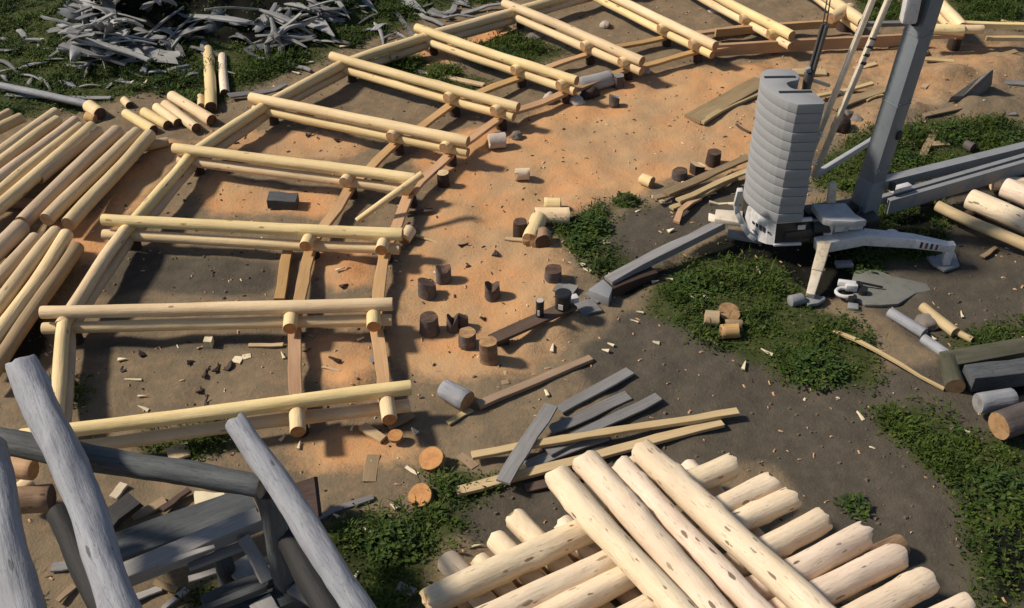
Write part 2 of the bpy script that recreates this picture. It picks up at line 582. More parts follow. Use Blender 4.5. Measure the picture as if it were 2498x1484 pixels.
# ------------------------------------------------------------------ ground
ZONES = {
    'saw': [
        [(1180, 380), (1250, 330), (1330, 262), (1500, 205), (1700, 165), (1850, 150), (1870, 430), (1640, 430), (1560, 470), (1400, 500), (1330, 560), (1370, 650), (1400, 740), (1350, 790), (1290, 850), (1250, 920), (1050, 915), (965, 880), (965, 720), (1005, 640), (1035, 560), (1080, 450)],
        [(720, 1075), (1010, 1050), (1010, 1110), (800, 1165), (680, 1140)],
        [(735, 820), (900, 810), (915, 950), (745, 950)],
        [(775, 605), (900, 590), (905, 720), (770, 720)],
        [(480, 430), (850, 475), (820, 525), (480, 510)],
        [(540, 320), (700, 320), (920, 350), (850, 400), (480, 355)],
        [(20, 540), (230, 540), (320, 420), (380, 340), (450, 350), (310, 520), (180, 720), (200, 600)],
        [(1850, 120), (2100, 95), (2498, 105), (2498, 215), (2350, 230), (2250, 300), (2150, 250), (2160, 330), (2020, 360), (2030, 240), (1860, 260)],
        [(1060, 330), (1250, 300), (1200, 390), (1090, 420), (990, 420)],
        [(1215, 890), (1330, 815), (1400, 765), (1425, 785), (1360, 850), (1260, 915)],
        [(1000, 120), (1240, 60), (1250, 100), (1050, 160)],
    ],
    'mud': [
        [(1420, 850), (1560, 740), (1750, 800), (1900, 900), (2150, 900), (2330, 880), (2540, 900), (2540, 1540), (2250, 1540), (1900, 1130), (1500, 1010)],
        [(2050, 480), (2540, 440), (2540, 660), (2100, 700)],
        [(1480, 540), (1560, 500), (1800, 460), (1820, 540), (1500, 690), (1400, 640), (1440, 590)],
        [(1420, 900), (1600, 810), (1850, 900), (2100, 960), (2150, 1080), (2250, 1180), (2350, 1380), (2350, 1500), (2100, 1400), (1850, 1130), (1700, 1150), (1400, 1330), (1150, 1330), (1000, 1250), (1080, 1190), (1250, 1170), (1500, 1000)],
        [(2150, 650), (2498, 640), (2498, 790), (2300, 860), (2130, 760)],
        [(300, 620), (680, 640), (680, 720), (230, 720)],
        [(560, 820), (690, 800), (690, 850), (180, 870), (190, 830)],
    ],
    'grass': [
        [(-100, -60), (830, -60), (1020, 60), (830, 125), (620, 215), (480, 290), (380, 215), (250, 260), (0, 290), (-100, 250)],
        [(820, 40), (1020, 50), (1100, 20), (1230, 0), (1230, -60), (800, -60)],
        [(860, 170), (1000, 130), (1200, 205), (1080, 240), (900, 200)],
        [(1080, 120), (1250, 90), (1420, 130), (1250, 180)],
        [(1350, 555), (1400, 520), (1480, 505), (1500, 570), (1440, 610), (1390, 620), (1350, 590)],
        [(1480, 500), (1550, 480), (1560, 505), (1490, 515)],
        [(1560, 730), (1650, 660), (1780, 600), (1960, 640), (1950, 740), (2060, 780), (2130, 870), (2120, 950), (1900, 930), (1760, 840), (1640, 790)],
        [(2090, 990), (2250, 1000), (2400, 1080), (2520, 1060), (2520, 1500), (2420, 1500), (2370, 1330), (2300, 1150), (2150, 1050)],
        [(2020, 380), (2150, 320), (2250, 300), (2520, 300), (2520, 400), (2300, 420), (2100, 480), (2000, 460)],
        [(1990, 500), (2290, 490), (2320, 620), (2100, 680), (1990, 620)],
        [(2300, 820), (2520, 780), (2520, 880), (2330, 860)],
        [(2300, -40), (2498, -40), (2498, 70), (2330, 60)],
        [(2100, -40), (2200, -40), (2200, 60), (2100, 60)],
        [(780, 1320), (830, 1255), (1000, 1250), (1160, 1260), (1140, 1330), (1050, 1340), (1060, 1500), (880, 1500), (800, 1400)],
        [(1020, 1140), (1120, 1125), (1230, 1160), (1220, 1215), (1060, 1200)],
        [(130, 940), (190, 930), (180, 1000), (140, 1020)],
        [(450, 1440), (580, 1420), (580, 1500), (430, 1500)],
        [(340, 1060), (560, 1040), (560, 1100), (370, 1110)],
        [(2200, 320), (2500, 300), (2500, 380), (2250, 400)],
        [(1440, 600), (1560, 640), (1540, 690), (1400, 660)],
        [(0, 1440), (60, 1430), (60, 1500), (0, 1500)],
    ],
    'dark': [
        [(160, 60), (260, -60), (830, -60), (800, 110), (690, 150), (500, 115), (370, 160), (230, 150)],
        [(1500, 690), (1800, 570), (1990, 590), (2000, 720), (1870, 640), (1700, 640), (1520, 720)],  # crane shadow painted into the ground colour
        [(1980, 590), (2160, 600), (2080, 720), (1960, 700)],  # more of the painted crane shadow, below the right outrigger
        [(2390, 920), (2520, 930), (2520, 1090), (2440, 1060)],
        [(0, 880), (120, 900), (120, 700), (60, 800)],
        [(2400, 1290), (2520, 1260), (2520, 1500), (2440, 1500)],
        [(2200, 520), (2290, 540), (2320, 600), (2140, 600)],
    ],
}


def inside(px, py, poly):
    r = np.zeros(px.shape, bool)
    n = len(poly)
    for i in range(n):
        x0, y0 = poly[i]
        x1, y1 = poly[(i + 1) % n]
        if y0 == y1:
            continue
        c = ((y0 > py) != (y1 > py)) & (px < (x1 - x0) * (py - y0) / (y1 - y0) + x0)
        r ^= c
    return r


def blur(a, k):
    for _ in range(k):
        p = np.pad(a, 1, mode='edge')
        a = (p[:-2, 1:-1] + p[2:, 1:-1] + p[1:-1, :-2] + p[1:-1, 2:] + 2 * p[1:-1, 1:-1]) / 6
    return a


GX0, GX1, GY0, GY1, GS = -19.0, 19.0, 5.0, 36.0, 0.11
nx, ny = int((GX1 - GX0) / GS) + 1, int((GY1 - GY0) / GS) + 1
gx, gy = np.meshgrid(np.linspace(GX0, GX1, nx), np.linspace(GY0, GY1, ny))
wob = lambda a, b, c, d: np.sin(gx * a + b + 1.7 * np.sin(gy * c + d)) * np.cos(gy * a * 0.9 + d + 1.3 * np.sin(gx * c + b))
wx = 0.16 * wob(2.1, 0.3, 1.4, 1.1) + 0.09 * wob(5.3, 1.3, 3.7, 0.2)
wy = 0.16 * wob(1.8, 2.3, 1.7, 0.5) + 0.09 * wob(6.1, 0.7, 4.1, 2.2)
zc_ = (gy + wy) * CP + HC * SP
ppx = PW / 2 + FOC * (gx + wx) / zc_
ppy = PH / 2 - FOC * ((gy + wy) * SP - HC * CP) / zc_
wt = {}
for k, polys in ZONES.items():
    a = np.zeros(gx.shape)
    for p in polys:
        a = np.maximum(a, inside(ppx, ppy, p).astype(float) * (0.5 if k == 'saw' and p[0] == (1850, 120) else 1.0))
    wt[k] = blur(a, {'saw': 12, 'mud': 11, 'grass': 9, 'dark': 5}[k])
# low relief: trampled earth, sand ridge, heap under the waste wood, spoil upper right
gz = 0.018 * wob(1.1, 0.2, 0.9, 0.7) + 0.012 * wob(3.3, 1.2, 2.1, 0.4) + 0.008 * wob(7.7, 0.4, 5.3, 1.9) + 0.03 * wt['grass']
_rg = np.random.RandomState(9)
for _k, _a in ((3, 0.010), (6, 0.018), (14, 0.03)):
    _n = blur(_rg.uniform(-1, 1, gx.shape), _k)
    gz = gz + _a * _n / _n.std() * 0.6


def mound(px, py, rx, ry, h, p=1.0):
    global gz
    c = at(px, py)
    sx = rx / ppm(px, py)
    sy = ry / (ppm(px, py) * 0.6)
    q = ((gx - c.x) / sx) ** 2 + ((gy - c.y) / sy) ** 2
    gz = gz + h * np.exp(-q * 1.5) * (1 + 0.25 * wob(2.7, 0.9, 3.0, 0.1))


HEAP = [(500, 20, 330, 140, 1.3), (700, 0, 220, 110, 0.6), (330, 60, 150, 70, 0.4), (240, 140, 110, 50, 0.35)]
for h in HEAP:
    mound(*h)
for h in [(1345, 815, 60, 22, 0.20), (1395, 785, 40, 20, 0.16), (1290, 850, 45, 20, 0.14), (2300, 190, 110, 30, 0.32), (2230, 280, 90, 30, 0.28), (2400, 270, 110, 40, 0.30), (2440, 160, 90, 30, 0.28), (2130, 310, 60, 30, 0.15), (850, 660, 50, 30, 0.09), (860, 930, 40, 25, 0.08), (1860, 90, 160, 12, 0.12), (1480, 620, 80, 35, 0.10), (2260, 760, 90, 40, 0.06)]:
    mound(*h)


def ground_z(x, y):
    fx = (x - GX0) / GS
    fy = (y - GY0) / GS
    i, j = int(fx), int(fy)
    if not (0 <= i < nx - 1 and 0 <= j < ny - 1):
        return 0.0
    fx -= i
    fy -= j
    return float((gz[j, i] * (1 - fx) + gz[j, i + 1] * fx) * (1 - fy) + (gz[j + 1, i] * (1 - fx) + gz[j + 1, i + 1] * fx) * fy)


def on_ground(px, py):
    """the ground point seen at a picture position (marches down to the relief)"""
    p = at(px, py, 0)
    for _ in range(4):
        p = at(px, py, ground_z(p.x, p.y))
    return p


gverts = np.stack([gx, gy, gz], -1).reshape(-1, 3)
ii = np.arange(ny * nx).reshape(ny, nx)
gf = np.stack([ii[:-1, :-1], ii[:-1, 1:], ii[1:, 1:], ii[1:, :-1]], -1).reshape(-1, 4)
# skirt out to the horizon
base = len(gverts)
ring_in = [(GX0, GY0), (GX1, GY0), (GX1, GY1), (GX0, GY1)]
ring_out = [(-900, -900), (900, -900), (900, 900), (-900, 900)]
extra = np.array([(x, y, -0.03) for x, y in ring_out])
gverts = np.concatenate([gverts, extra])
corner = [int(ii[0, 0]), int(ii[0, -1]), int(ii[-1, -1]), int(ii[-1, 0])]
edges_ = [list(ii[0, :]), list(ii[:, -1]), list(ii[-1, ::-1]), list(ii[::-1, 0])]
faces = [tuple(int(q) for q in f) for f in gf]
for k in range(4):
    e = [int(q) for q in edges_[k]]
    faces.append(tuple([base + k, base + (k + 1) % 4] + e[::-1]))
gme = bpy.data.meshes.new('ground')
gme.from_pydata(gverts.tolist(), [], faces)
ca = gme.color_attributes.new('zone', 'FLOAT_COLOR', 'POINT')
zc = np.zeros((len(gverts), 4))
zc[:base, 0] = wt['saw'].reshape(-1)
zc[:base, 1] = wt['mud'].reshape(-1)
zc[:base, 2] = wt['grass'].reshape(-1)
zc[:base, 3] = wt['dark'].reshape(-1)
ca.data.foreach_set('color', zc.reshape(-1))
gme.polygons.foreach_set('use_smooth', [True] * len(gme.polygons))


def ground_material():
    t = NT('yard_earth')
    v = t.coords((1, 1, 1), rnd=False)
    at_ = t.n('ShaderNodeAttribute', attribute_name='zone')
    sp = t.n('ShaderNodeSeparateColor')
    t.l(at_.outputs['Color'], sp.inputs[0])
    n1 = t.noise(v, 0.9, 6, 0.6)
    n2 = t.noise(v, 4.5, 6, 0.62)
    n3 = t.noise(v, 22.0, 5, 0.65)
    n4 = t.noise(v, 70.0, 3, 0.6)
    # plain trodden earth
    col = t.mix(t.ramp(n1, [(0.35, 0.0), (0.65, 1.0)]), (0.215, 0.165, 0.105), (0.165, 0.128, 0.085))
    col = t.mix(t.math('MULTIPLY', t.ramp(n2, [(0.45, 0.0), (0.68, 1.0)]), 0.7), col, (0.285, 0.195, 0.115))

    def zone(ch, lo, hi, amt=0.55):
        w = t.math('ADD', ch, t.math('MULTIPLY', t.math('SUBTRACT', n2, 0.5), amt))
        w = t.math('ADD', w, t.math('MULTIPLY', t.math('SUBTRACT', n3, 0.5), amt * 0.45))
        return t.ramp(w, [(lo, 0.0), (hi, 1.0)])
    mud = t.mix(t.ramp(n2, [(0.35, 0.0), (0.7, 1.0)]), (0.072, 0.062, 0.049), (0.100, 0.086, 0.066))
    col = t.mix(t.math('MULTIPLY', zone(sp.outputs[1], 0.30, 0.62, 0.8), 0.92), col, mud)
    saw = t.mix(t.ramp(n1, [(0.38, 0.0), (0.62, 1.0)]), (0.60, 0.305, 0.135), (0.52, 0.325, 0.165))
    saw = t.mix(t.math('MULTIPLY', t.ramp(n2, [(0.5, 0.0), (0.7, 1.0)]), 0.5), saw, (0.45, 0.29, 0.155))
    n5 = t.noise(v, 0.55, 5, 0.6)
    saw = t.mix(t.math('MULTIPLY', t.ramp(n5, [(0.44, 0.0), (0.60, 1.0)]), 0.7), saw, (0.40, 0.27, 0.155))
    col = t.mix(zone(sp.outputs[0], 0.22, 0.72, 0.75), col, saw)
    gr = t.mix(t.ramp(n2, [(0.4, 0.0), (0.65, 1.0)]), (0.034, 0.052, 0.011), (0.066, 0.072, 0.024))
    col = t.mix(t.math('MULTIPLY', zone(sp.outputs[2], 0.22, 0.72, 1.3), 0.95), col, gr)
    col = t.mix(t.math('MULTIPLY', zone(at_.outputs['Alpha'], 0.30, 0.60, 0.6), 0.95), col, (0.006, 0.006, 0.005))  # near-black zone; under the crane it paints a cast shadow
    # crumbs: small dark and pale specks
    sp1 = t.n('ShaderNodeTexVoronoi')
    sp1.inputs['Scale'].default_value = 7.0
    t.l(v, sp1.inputs['Vector'])
    sc = t.n('ShaderNodeSeparateColor')
    t.l(sp1.outputs['Color'], sc.inputs[0])
    dk = t.math('MULTIPLY', t.math('LESS_THAN', t.math('ADD', sp1.outputs['Distance'], t.math('MULTIPLY', n3, 0.3)), 0.29), t.math('LESS_THAN', sc.outputs[0], 0.22))
    col = t.mix(t.math('MULTIPLY', dk, 0.3), col, (0.06, 0.042, 0.026))
    lt = t.math('MULTIPLY', t.math('LESS_THAN', t.math('ADD', sp1.outputs['Distance'], t.math('MULTIPLY', n3, 0.3)), 0.25), t.math('GREATER_THAN', sc.outputs[0], 0.90))
    col = t.mix(t.math('MULTIPLY', lt, 0.25), col, (0.42, 0.33, 0.21))
    fine = t.mix(t.math('MULTIPLY', n4, 0.55), (1, 1, 1), (0.75, 0.75, 0.75))
    col = t.mix(0.8, col, fine, 'MULTIPLY')
    t.l(col, t.b.inputs['Base Color'])
    t.b.inputs['Roughness'].default_value = 0.95
    t.b.inputs['Specular IOR Level'].default_value = 0.15
    t.bump(t.math('ADD', t.math('MULTIPLY', n2, 1.0), t.math('ADD', t.math('MULTIPLY', n3, 0.6), t.math('MULTIPLY', n4, 0.2))), 0.5, 0.06)
    return t.m


gme.materials.append(ground_material())
ground = bpy.data.objects.new('ground', gme)
COL.objects.link(ground)
tag(ground, 'trampled earth yard with orange sawdust, grey mud and mossy green patches', 'ground', None, 'structure')

# ------------------------------------------------------------------ grass (one mass nobody could count)
def grass_mass():
    rs = np.random.RandomState(5)
    w = (wt['grass'] * 0.95) * (1 - 0.75 * wt['dark'])
    patch = 0.45 + 0.55 * wob(2.3, 0.6, 1.9, 1.4) + 0.45 * wob(6.7, 1.6, 4.4, 0.3) + 0.25 * wob(13.1, 0.2, 9.0, 1.1)
    w = np.clip(w * 1.1 - 0.08, 0, 1) ** 1.3 * np.clip(patch * 1.2, 0.10, 1.1)
    vis = (ppx > -150) & (ppx < 2650) & (ppy > -250) & (ppy < 1650)
    w = w * vis
    p = (w / w.sum()).reshape(-1)
    N = 130000
    idx = rs.choice(p.size, N, p=p)
    cx = gx.reshape(-1)[idx] + rs.uniform(-.08, .08, N)
    cy = gy.reshape(-1)[idx] + rs.uniform(-.08, .08, N)
    cz = gz.reshape(-1)[idx]
    hs = np.clip(patch.reshape(-1)[idx], 0.15, 1.3) * np.where(rs.uniform(0, 1, N) < 0.06, 1.9, 1.0)
    ang = rs.uniform(0, 2 * np.pi, N)
    lean = rs.uniform(0.7, 1.5, N)
    ln = rs.uniform(0.03, 0.085, N) * (0.5 + hs)
    wd = rs.uniform(0.012, 0.03, N)
    blade = rs.uniform(0, 1, N) < 0.22
    ln = np.where(blade, ln * 2.4, ln)
    wd = np.where(blade, wd * 0.4, wd)
    lean = np.where(blade, rs.uniform(0.2, 1.1, N), lean)
    up = rs.uniform(0.0, 0.09, N) * hs
    dx, dy = np.cos(ang), np.sin(ang)
    b = np.stack([cx, cy, cz + up], -1)
    side = np.stack([-dy, dx, np.zeros(N)], -1) * wd[:, None]
    mid = b + np.stack([dx * ln * 0.5 * np.sin(lean), dy * ln * 0.5 * np.sin(lean), ln * 0.6 * np.cos(lean)], -1)
    tip = b + np.stack([dx * ln * np.sin(lean), dy * ln * np.sin(lean), ln * 0.75 * np.cos(lean)], -1)
    v = np.stack([b, mid - side, tip, mid + side], 1).reshape(-1, 3)
    f = np.arange(4 * N).reshape(N, 4)
    me = bpy.data.meshes.new('grass')
    me.vertices.add(4 * N)
    me.vertices.foreach_set('co', v.reshape(-1))
    me.loops.add(4 * N)
    me.loops.foreach_set('vertex_index', f.reshape(-1))
    me.polygons.add(N)
    me.polygons.foreach_set('loop_start', np.arange(0, 4 * N, 4))
    me.polygons.foreach_set('loop_total', np.full(N, 4))
    me.materials.append(M['leaf'])
    me.update()
    o = bpy.data.objects.new('grass', me)
    COL.objects.link(o)
    tag(o, 'low dark green grass and moss growing in patches across the yard', 'grass', None, 'stuff')


grass_mass()


def weed(px, py, w, h, label, n=260, group=None):
    c = on_ground(px, py)
    rr = random.Random(int(px + py))
    v, f = [], []
    for _ in range(n):
        a, q = rr.uniform(0, 6.28), math.sqrt(rr.random()) * w
        bx, by = math.cos(a) * q, math.sin(a) * q
        hz = h * (1 - (q / w) ** 2) * rr.uniform(0.25, 1.0)
        d = rr.uniform(0, 6.28)
        l_, wd = rr.uniform(0.05, 0.13), rr.uniform(0.018, 0.04)
        t = rr.uniform(-0.3, 0.8)
        dx, dy, dz = math.cos(d) * l_, math.sin(d) * l_, l_ * t
        i = len(v)
        v += [(bx, by, hz), (bx + dx * .5 - math.sin(d) * wd, by + dy * .5 + math.cos(d) * wd, hz + dz * .6), (bx + dx, by + dy, hz + dz * .8), (bx + dx * .5 + math.sin(d) * wd, by + dy * .5 - math.cos(d) * wd, hz + dz * .6)]
        f.append((i, i + 1, i + 2, i + 3))
    o = link('weed_clump', v, f, ['weed'], None, None, False, Matrix.Translation(c))
    tag(o, label, 'weed', group)


weed(1440, 560, 0.42, 0.30, 'bushy dark green weed clump beside the split pale logs on the sawdust', 480)
weed(1415, 600, 0.28, 0.2, 'smaller green weed clump on the camera side of the bushy clump', 220)
weed(1525, 496, 0.25, 0.22, 'small round weed tuft on the sawdust edge near the slab pile', 180)
weed(1985, 900, 0.5, 0.22, 'wide low weed bed beside the thin pale pole', 480)
weed(1690, 700, 0.45, 0.16, 'mossy green hummock below the left outrigger beam of the crane', 380)
weed(2080, 1240, 0.24, 0.08, 'flat dark weed patch lying on the mud right of the stacked logs', 120)

# ------------------------------------------------------------------ log frame (curved ladder of notched logs)
ORD = ['first', 'second', 'third', 'fourth', 'fifth', 'sixth', 'seventh', 'eighth', 'ninth', 'tenth', 'eleventh', 'twelfth']
ZT, ZB, ZM, ZL = 0.625, 0.37, 0.495, 0.28
RIBS = [((50, 1065), (1003, 945)), ((100, 762), (958, 742)), ((250, 535), (982, 572)), ((423, 362), (1012, 438)), ((610, 238), (1142, 346)), ((808, 136), (1264, 262)), ((1015, 68), (1407, 198)), ((1229, 7), (1567, 150)), ((1430, -40), (1745, 112)), ((1640, -70), (1932, 88)), ((1905, -90), (2105, 55)), ((2215, -70), (2348, 68))]
SA = [0.704, 0.709, 0.69, 0.726, 0.67, 0.654, 0.654, 0.627, 0.63, 0.65, None, None]
SB = [0.934, 0.944, 0.938, 0.975, 0.915, 0.907, 0.936, 0.90, 0.875, 0.88, None, 0.9]
FR = 'crossbar logs of the curved log frame'


def lerp2(a, b, t):
    return (a[0] + (b[0] - a[0]) * t, a[1] + (b[1] - a[1]) * t)


for i, (a, b) in enumerate(RIBS):
    p0, p1 = at(*a, ZT), at(*b, ZT)
    rt = 0.113 if i < 10 else 0.15
    nm = ORD[i]
    log('peeled_log', p0, p1, rt * rnd.uniform(0.94, 1.0), rt * rnd.uniform(1.0, 1.08), 'peeled', 'end', 0.03, 16,
        label='upper pale peeled log of the %s crossbar from the camera in the curved log frame' % nm, group=FR, knobs=3)
    dv = Vector((0, -0.05 if i < 3 else 0, ZB - ZT - (0.035 if i < 3 else 0)))
    j0, j1 = rnd.uniform(-0.05, 0.12), rnd.uniform(-0.12, 0.06)
    d = (p1 - p0).normalized()
    log('peeled_log', p0 + dv + d * j0 + Vector((0, -0.03, 0)), p1 + dv + d * j1 + Vector((0, -0.03, 0)), 0.100, 0.104, 'peeled', 'end', 0.03, 14,
        label='lower shaded peeled log of the %s crossbar from the camera in the curved log frame' % nm, group=FR, knobs=2)

# outer chain on the far left side
XO = [(130, 1050), (152, 772), (302, 548), (460, 368), (645, 245), (838, 143), (1040, 78), (1255, 18), (1475, -45), (1690, -85)]
outs = [at(*p, ZT) for p in XO]
outs = [Vector((p.x, p.y, ZM)) for p in outs]
for i in range(len(outs) - 1):
    d = (outs[i + 1] - outs[i]).normalized()
    log('peeled_log', outs[i] - d * 0.10, outs[i + 1] + d * (-0.02), 0.120, 0.114, 'peeled', 'end', 0.035, 16,
        label='round side log joining the %s and %s crossbars on the outer edge of the frame' % (ORD[i], ORD[i + 1]), group='outer side logs of the curved log frame', knobs=2)
for i in range(0, len(outs)):
    if i < len(outs) - 1:
        dz = Vector((0.03, 0, ZL - ZM))
        d = (outs[i + 1] - outs[i]).normalized()
        log('peeled_log', outs[i] + dz + d * 0.05, outs[i + 1] + dz - d * 0.05, 0.112, 0.105, 'peeled_pile', 'end', 0.04, 14,
            label='lower side log under the outer edge log between the %s and %s crossbars' % (ORD[i], ORD[i + 1]), group='lower outer side logs of the curved log frame')
    p = outs[i] + (outs[i] - outs[min(i + 1, len(outs) - 1)]).normalized() * -0.12 if i < len(outs) - 1 else outs[i]
    q = Vector((p.x + 0.06, p.y - 0.02, 0))
    log('support_post', (q.x, q.y, -0.05), (q.x, q.y, 0.28), 0.11, 0.105, 'post', 'end_dark', 0, 10, 0.1,
        label='dark stump post carrying the outer end of the %s crossbar' % ORD[i], cat='post', group='dark posts under the log frame')

# inner crossings: short round blocks, flat planks below, dark posts
for nmc, S, off in (('middle', SA, 0.0), ('inner end', SB, 0.0)):
    pts = []
    for i, s in enumerate(S):
        if s is None:
            pts.append(None)
            continue
        pts.append(at(*lerp2(*RIBS[i], s), ZT))
    for i, p in enumerate(pts):
        if p is None:
            continue
        nb = [pts[k] for k in (i - 1, i + 1) if 0 <= k < len(pts) and pts[k] is not None]
        if not nb:
            rd = (at(*RIBS[i][1], ZT) - at(*RIBS[i][0], ZT)).normalized()
            d = Vector((-rd.y, rd.x, 0))
        elif len(nb) == 2:
            d = (nb[1] - nb[0]).normalized()
        else:
            d = (nb[0] - p).normalized()
        if d.y < 0:
            d = -d
        c = Vector((p.x, p.y, ZM))
        near = (0.52, 0.44, 0.36)[i] if i < 3 else 0.24
        log('notched_block', c - d * near, c + d * 0.20, 0.118, 0.122, 'peeled', 'end_orange' if i < 3 else 'end', 0.0, 14, 0.1,
            label='short round block notched into the %s crossbar at its %s' % (ORD[i], 'middle crossing' if nmc == 'middle' else 'inner end'), cat='block', group='notched blocks of the log frame')
        log('support_post', (c.x + 0.02, c.y - 0.02, -0.05), (c.x + 0.02, c.y - 0.02, 0.22), 0.12, 0.11, 'post', 'end_dark', 0, 10, 0.1,
            label='dark stump post under the %s of the %s crossbar' % ('middle crossing' if nmc == 'middle' else 'inner end', ORD[i]), cat='post', group='dark posts under the log frame')
    for i in range(len(pts) - 1):
        if pts[i] is None or pts[i + 1] is None:
            continue
        a, b = pts[i].copy(), pts[i + 1].copy()
        a.z = b.z = 0.255
        d = (b - a).normalized()
        plank('sill_plank', a + d * 0.02, b - d * 0.03, 0.21 if i < 6 else 0.18, 0.07, 'hewn',
              'flat orange brown plank between the %s and %s crossbars along the %s' % (ORD[i], ORD[i + 1], 'middle crossings' if nmc == 'middle' else 'inner ends'), 'plank', 'flat planks of the log frame', 0.02)

# extra timber about the frame
plank('sill_plank', at(703, 612, 0.12), at(680, 730, 0.12), 0.19, 0.06, 'hewn', 'narrow second plank lying left of the middle plank by the second crossbar', 'plank')
log('leaning_pole', at(870, 540, 0.35), at(1030, 425, 0.98), 0.062, 0.075, 'peeled', 'end', 0.02, 10, 0.25, label='thin peeled pole leaning diagonally across the inner end of the fourth crossbar')
plank('scrap_board', at(985, 520, 0.06), at(1056, 512, 0.06), 0.10, 0.03, 'brown_board', 'short dark board lying behind the third crossbar end', 'board')
log('log_billet', at(1000, 562, 0.14), at(985, 585, 0.14), 0.13, 0.13, 'peeled', 'end', 0, 12, 0.1, label='stub of peeled log at the end of the third crossbar', cat='billet')
# long flat timbers behind the far crossbars
for (a, b, z, w, h, m, lab) in [
    ((1745, 78), (2040, 58), 0.30, 0.10, 0.20, 'hewn', 'upper reddish beam running right from the ninth crossbar behind the crane'),
    ((1745, 122), (2250, 95), 0.22, 0.10, 0.30, 'hewn', 'long reddish beam lying low across the yard behind the crane mast'),
    ((2080, 62), (2230, 55), 0.40, 0.16, 0.10, 'grey_board', 'greyish beam between the struts and the mast at the top of the photo'),
    ((2350, 60), (2520, 64), 0.62, 0.14, 0.14, 'peeled', 'pale side timber running right from the last crossbar'),
    ((2260, 88), (2350, 84), 0.50, 0.16, 0.10, 'hewn', 'short orange beam under the end of the last crossbar'),
    ((2405, 92), (2520, 96), 0.34, 0.14, 0.10, 'cream_board', 'lower pale timber at the upper right edge of the photo'),
    ((2215, 85), (2240, 130), 0.05, 0.5, 0.08, 'tan_board', 'broad flat offcut on the ground beside the mast')]:
    plank('timber_beam', at(*a, z), at(*b, z), w, h, m, lab, 'beam')
log('notched_block', at(2255, 72, 0.62), at(2350, 74, 0.62), 0.14, 0.14, 'peeled', 'end', 0, 12, 0.2, label='fat block seated under the last crossbar right of the mast', cat='block')
log('log_billet', at(2398, 72, 0.62), at(2345, 72, 0.62), 0.11, 0.11, 'peeled', 'end', 0, 12, 0.2, label='orange log stub on the far side of the last crossbar', cat='block')
log('support_post', at(2325, 118, 0), at(2325, 118, 0) + Vector((0, 0, 0.3)), 0.17, 0.16, 'post', 'end_dark', 0, 10, 0.1, label='dark post under the last crossbar right of the mast', cat='post', group='dark posts under the log frame')
log('support_post', at(2060, 72, 0), at(2060, 72, 0) + Vector((0, 0, 0.42)), 0.22, 0.2, 'post', 'end_dark', 0, 12, 0.1, label='thick dark post beneath the eleventh crossbar behind the crane', cat='post', group='dark posts under the log frame')
log('notched_block', at(2025, 45, 0.62), at(2075, 20, 0.62), 0.15, 0.15, 'peeled', 'end', 0, 12, 0.2, label='stubby pale block under the eleventh crossbar behind the crane struts', cat='block')

# ------------------------------------------------------------------ peeled log pile at the left edge
def zlog(a, b, wpx, z, **kw):
    """log whose middle height is z, thickness given in picture units"""
    pa, pb = at(*a, z), at(*b, z)
    ra = wpx / 2 / ppm(*a, z)
    rb = wpx / 2 / ppm(*b, z)
    if 'taper' in kw:
        t_ = kw.pop('taper')
        if kw.pop('ref', 'a') == 'b':
            return log(kw.pop('name', 'peeled_log'), pa, pb, rb * t_, rb, **kw)
        return log(kw.pop('name', 'peeled_log'), pa, pb, ra, ra * t_, **kw)
    r_ = (ra * 2 + rb) / 3 * 1.2
    return log(kw.pop('name', 'peeled_log'), pa, pb, r_ * 0.97, r_ * 1.03, **kw)


PG = 'peeled logs piled at the left edge'
UL = [
    (A(70, 800), A(-250, 960), 15, 0.40, 'farthest thin log of the left pile, at its upper left corner'),
    (A(150, 840), A(-300, 1080), 20, 0.42, 'stubby log second from the far end of the left pile'),
    (A(400, 800), A(-300, 1290), 21, 0.48, 'greenish tipped log of the left pile, reaching highest up the photo'),
    (A(415, 860), A(-300, 1400), 21, 0.40, 'log lying against the near side of the greenish tipped log in the left pile'),
    (A(545, 865), A(-300, 1520), 22, 0.46, 'pale log in the middle of the left pile with a square cut top'),
    (A(580, 900), A(-250, 1580), 20, 0.40, 'narrow log tucked below the square cut log of the left pile'),
    (A(660, 905), A(-150, 1600), 22, 0.46, 'log near the centre of the left pile whose top lies by the firewood billets'),
    (A(700, 930), A(270, 1275), 23, 0.36, 'shorter log of the left pile ending above a dark gap'),
    (A(840, 930), A(160, 1590), 24, 0.36, 'long log third from the right side of the upper left pile'),
    (A(985, 945), A(330, 1570), 23, 0.36, 'long log second from the right side of the upper left pile'),
    (A(1075, 960), A(485, 1600), 23, 0.36, 'rightmost long log of the upper left pile, nearest the frame'),
]
for a, b, w, z, lab in UL:
    zlog(a, b, w * 1.2, z, label=lab, group=PG, bend=0.05, mat='peeled_pile', end='end')
zlog(A(1200, 1010), A(620, 1140), 20, 0.14, label='cross log lying under the upper left pile as a bearer', mat='peeled_dull', end='end', group='bearer logs of the left pile')
zlog(D(520, 50), D(-200, 0), 22, 0.10, label='brown bearer log under the near ends of the upper left pile', mat='bark', end='end_dark', group='bearer logs of the left pile')
LL = [
    (D(150, 190), D(-300, 640), 36, 0.40, 'peeled_pile', 'thick log at the left of the lower left pile'),
    (D(255, 270), D(-300, 850), 28, 0.36, 'peeled_dull', 'dull tan log second from the left in the lower left pile'),
    (D(405, 225), D(-250, 1080), 29, 0.42, 'peeled_pile', 'smooth log in the middle of the lower left pile'),
    (D(480, 245), D(-150, 1150), 28, 0.42, 'peeled', 'pale yellow log second from the right in the lower left pile'),
    (D(555, 335), D(-100, 1290), 28, 0.36, 'tan_board', 'grey weathered log on the right side of the lower left pile'),
]
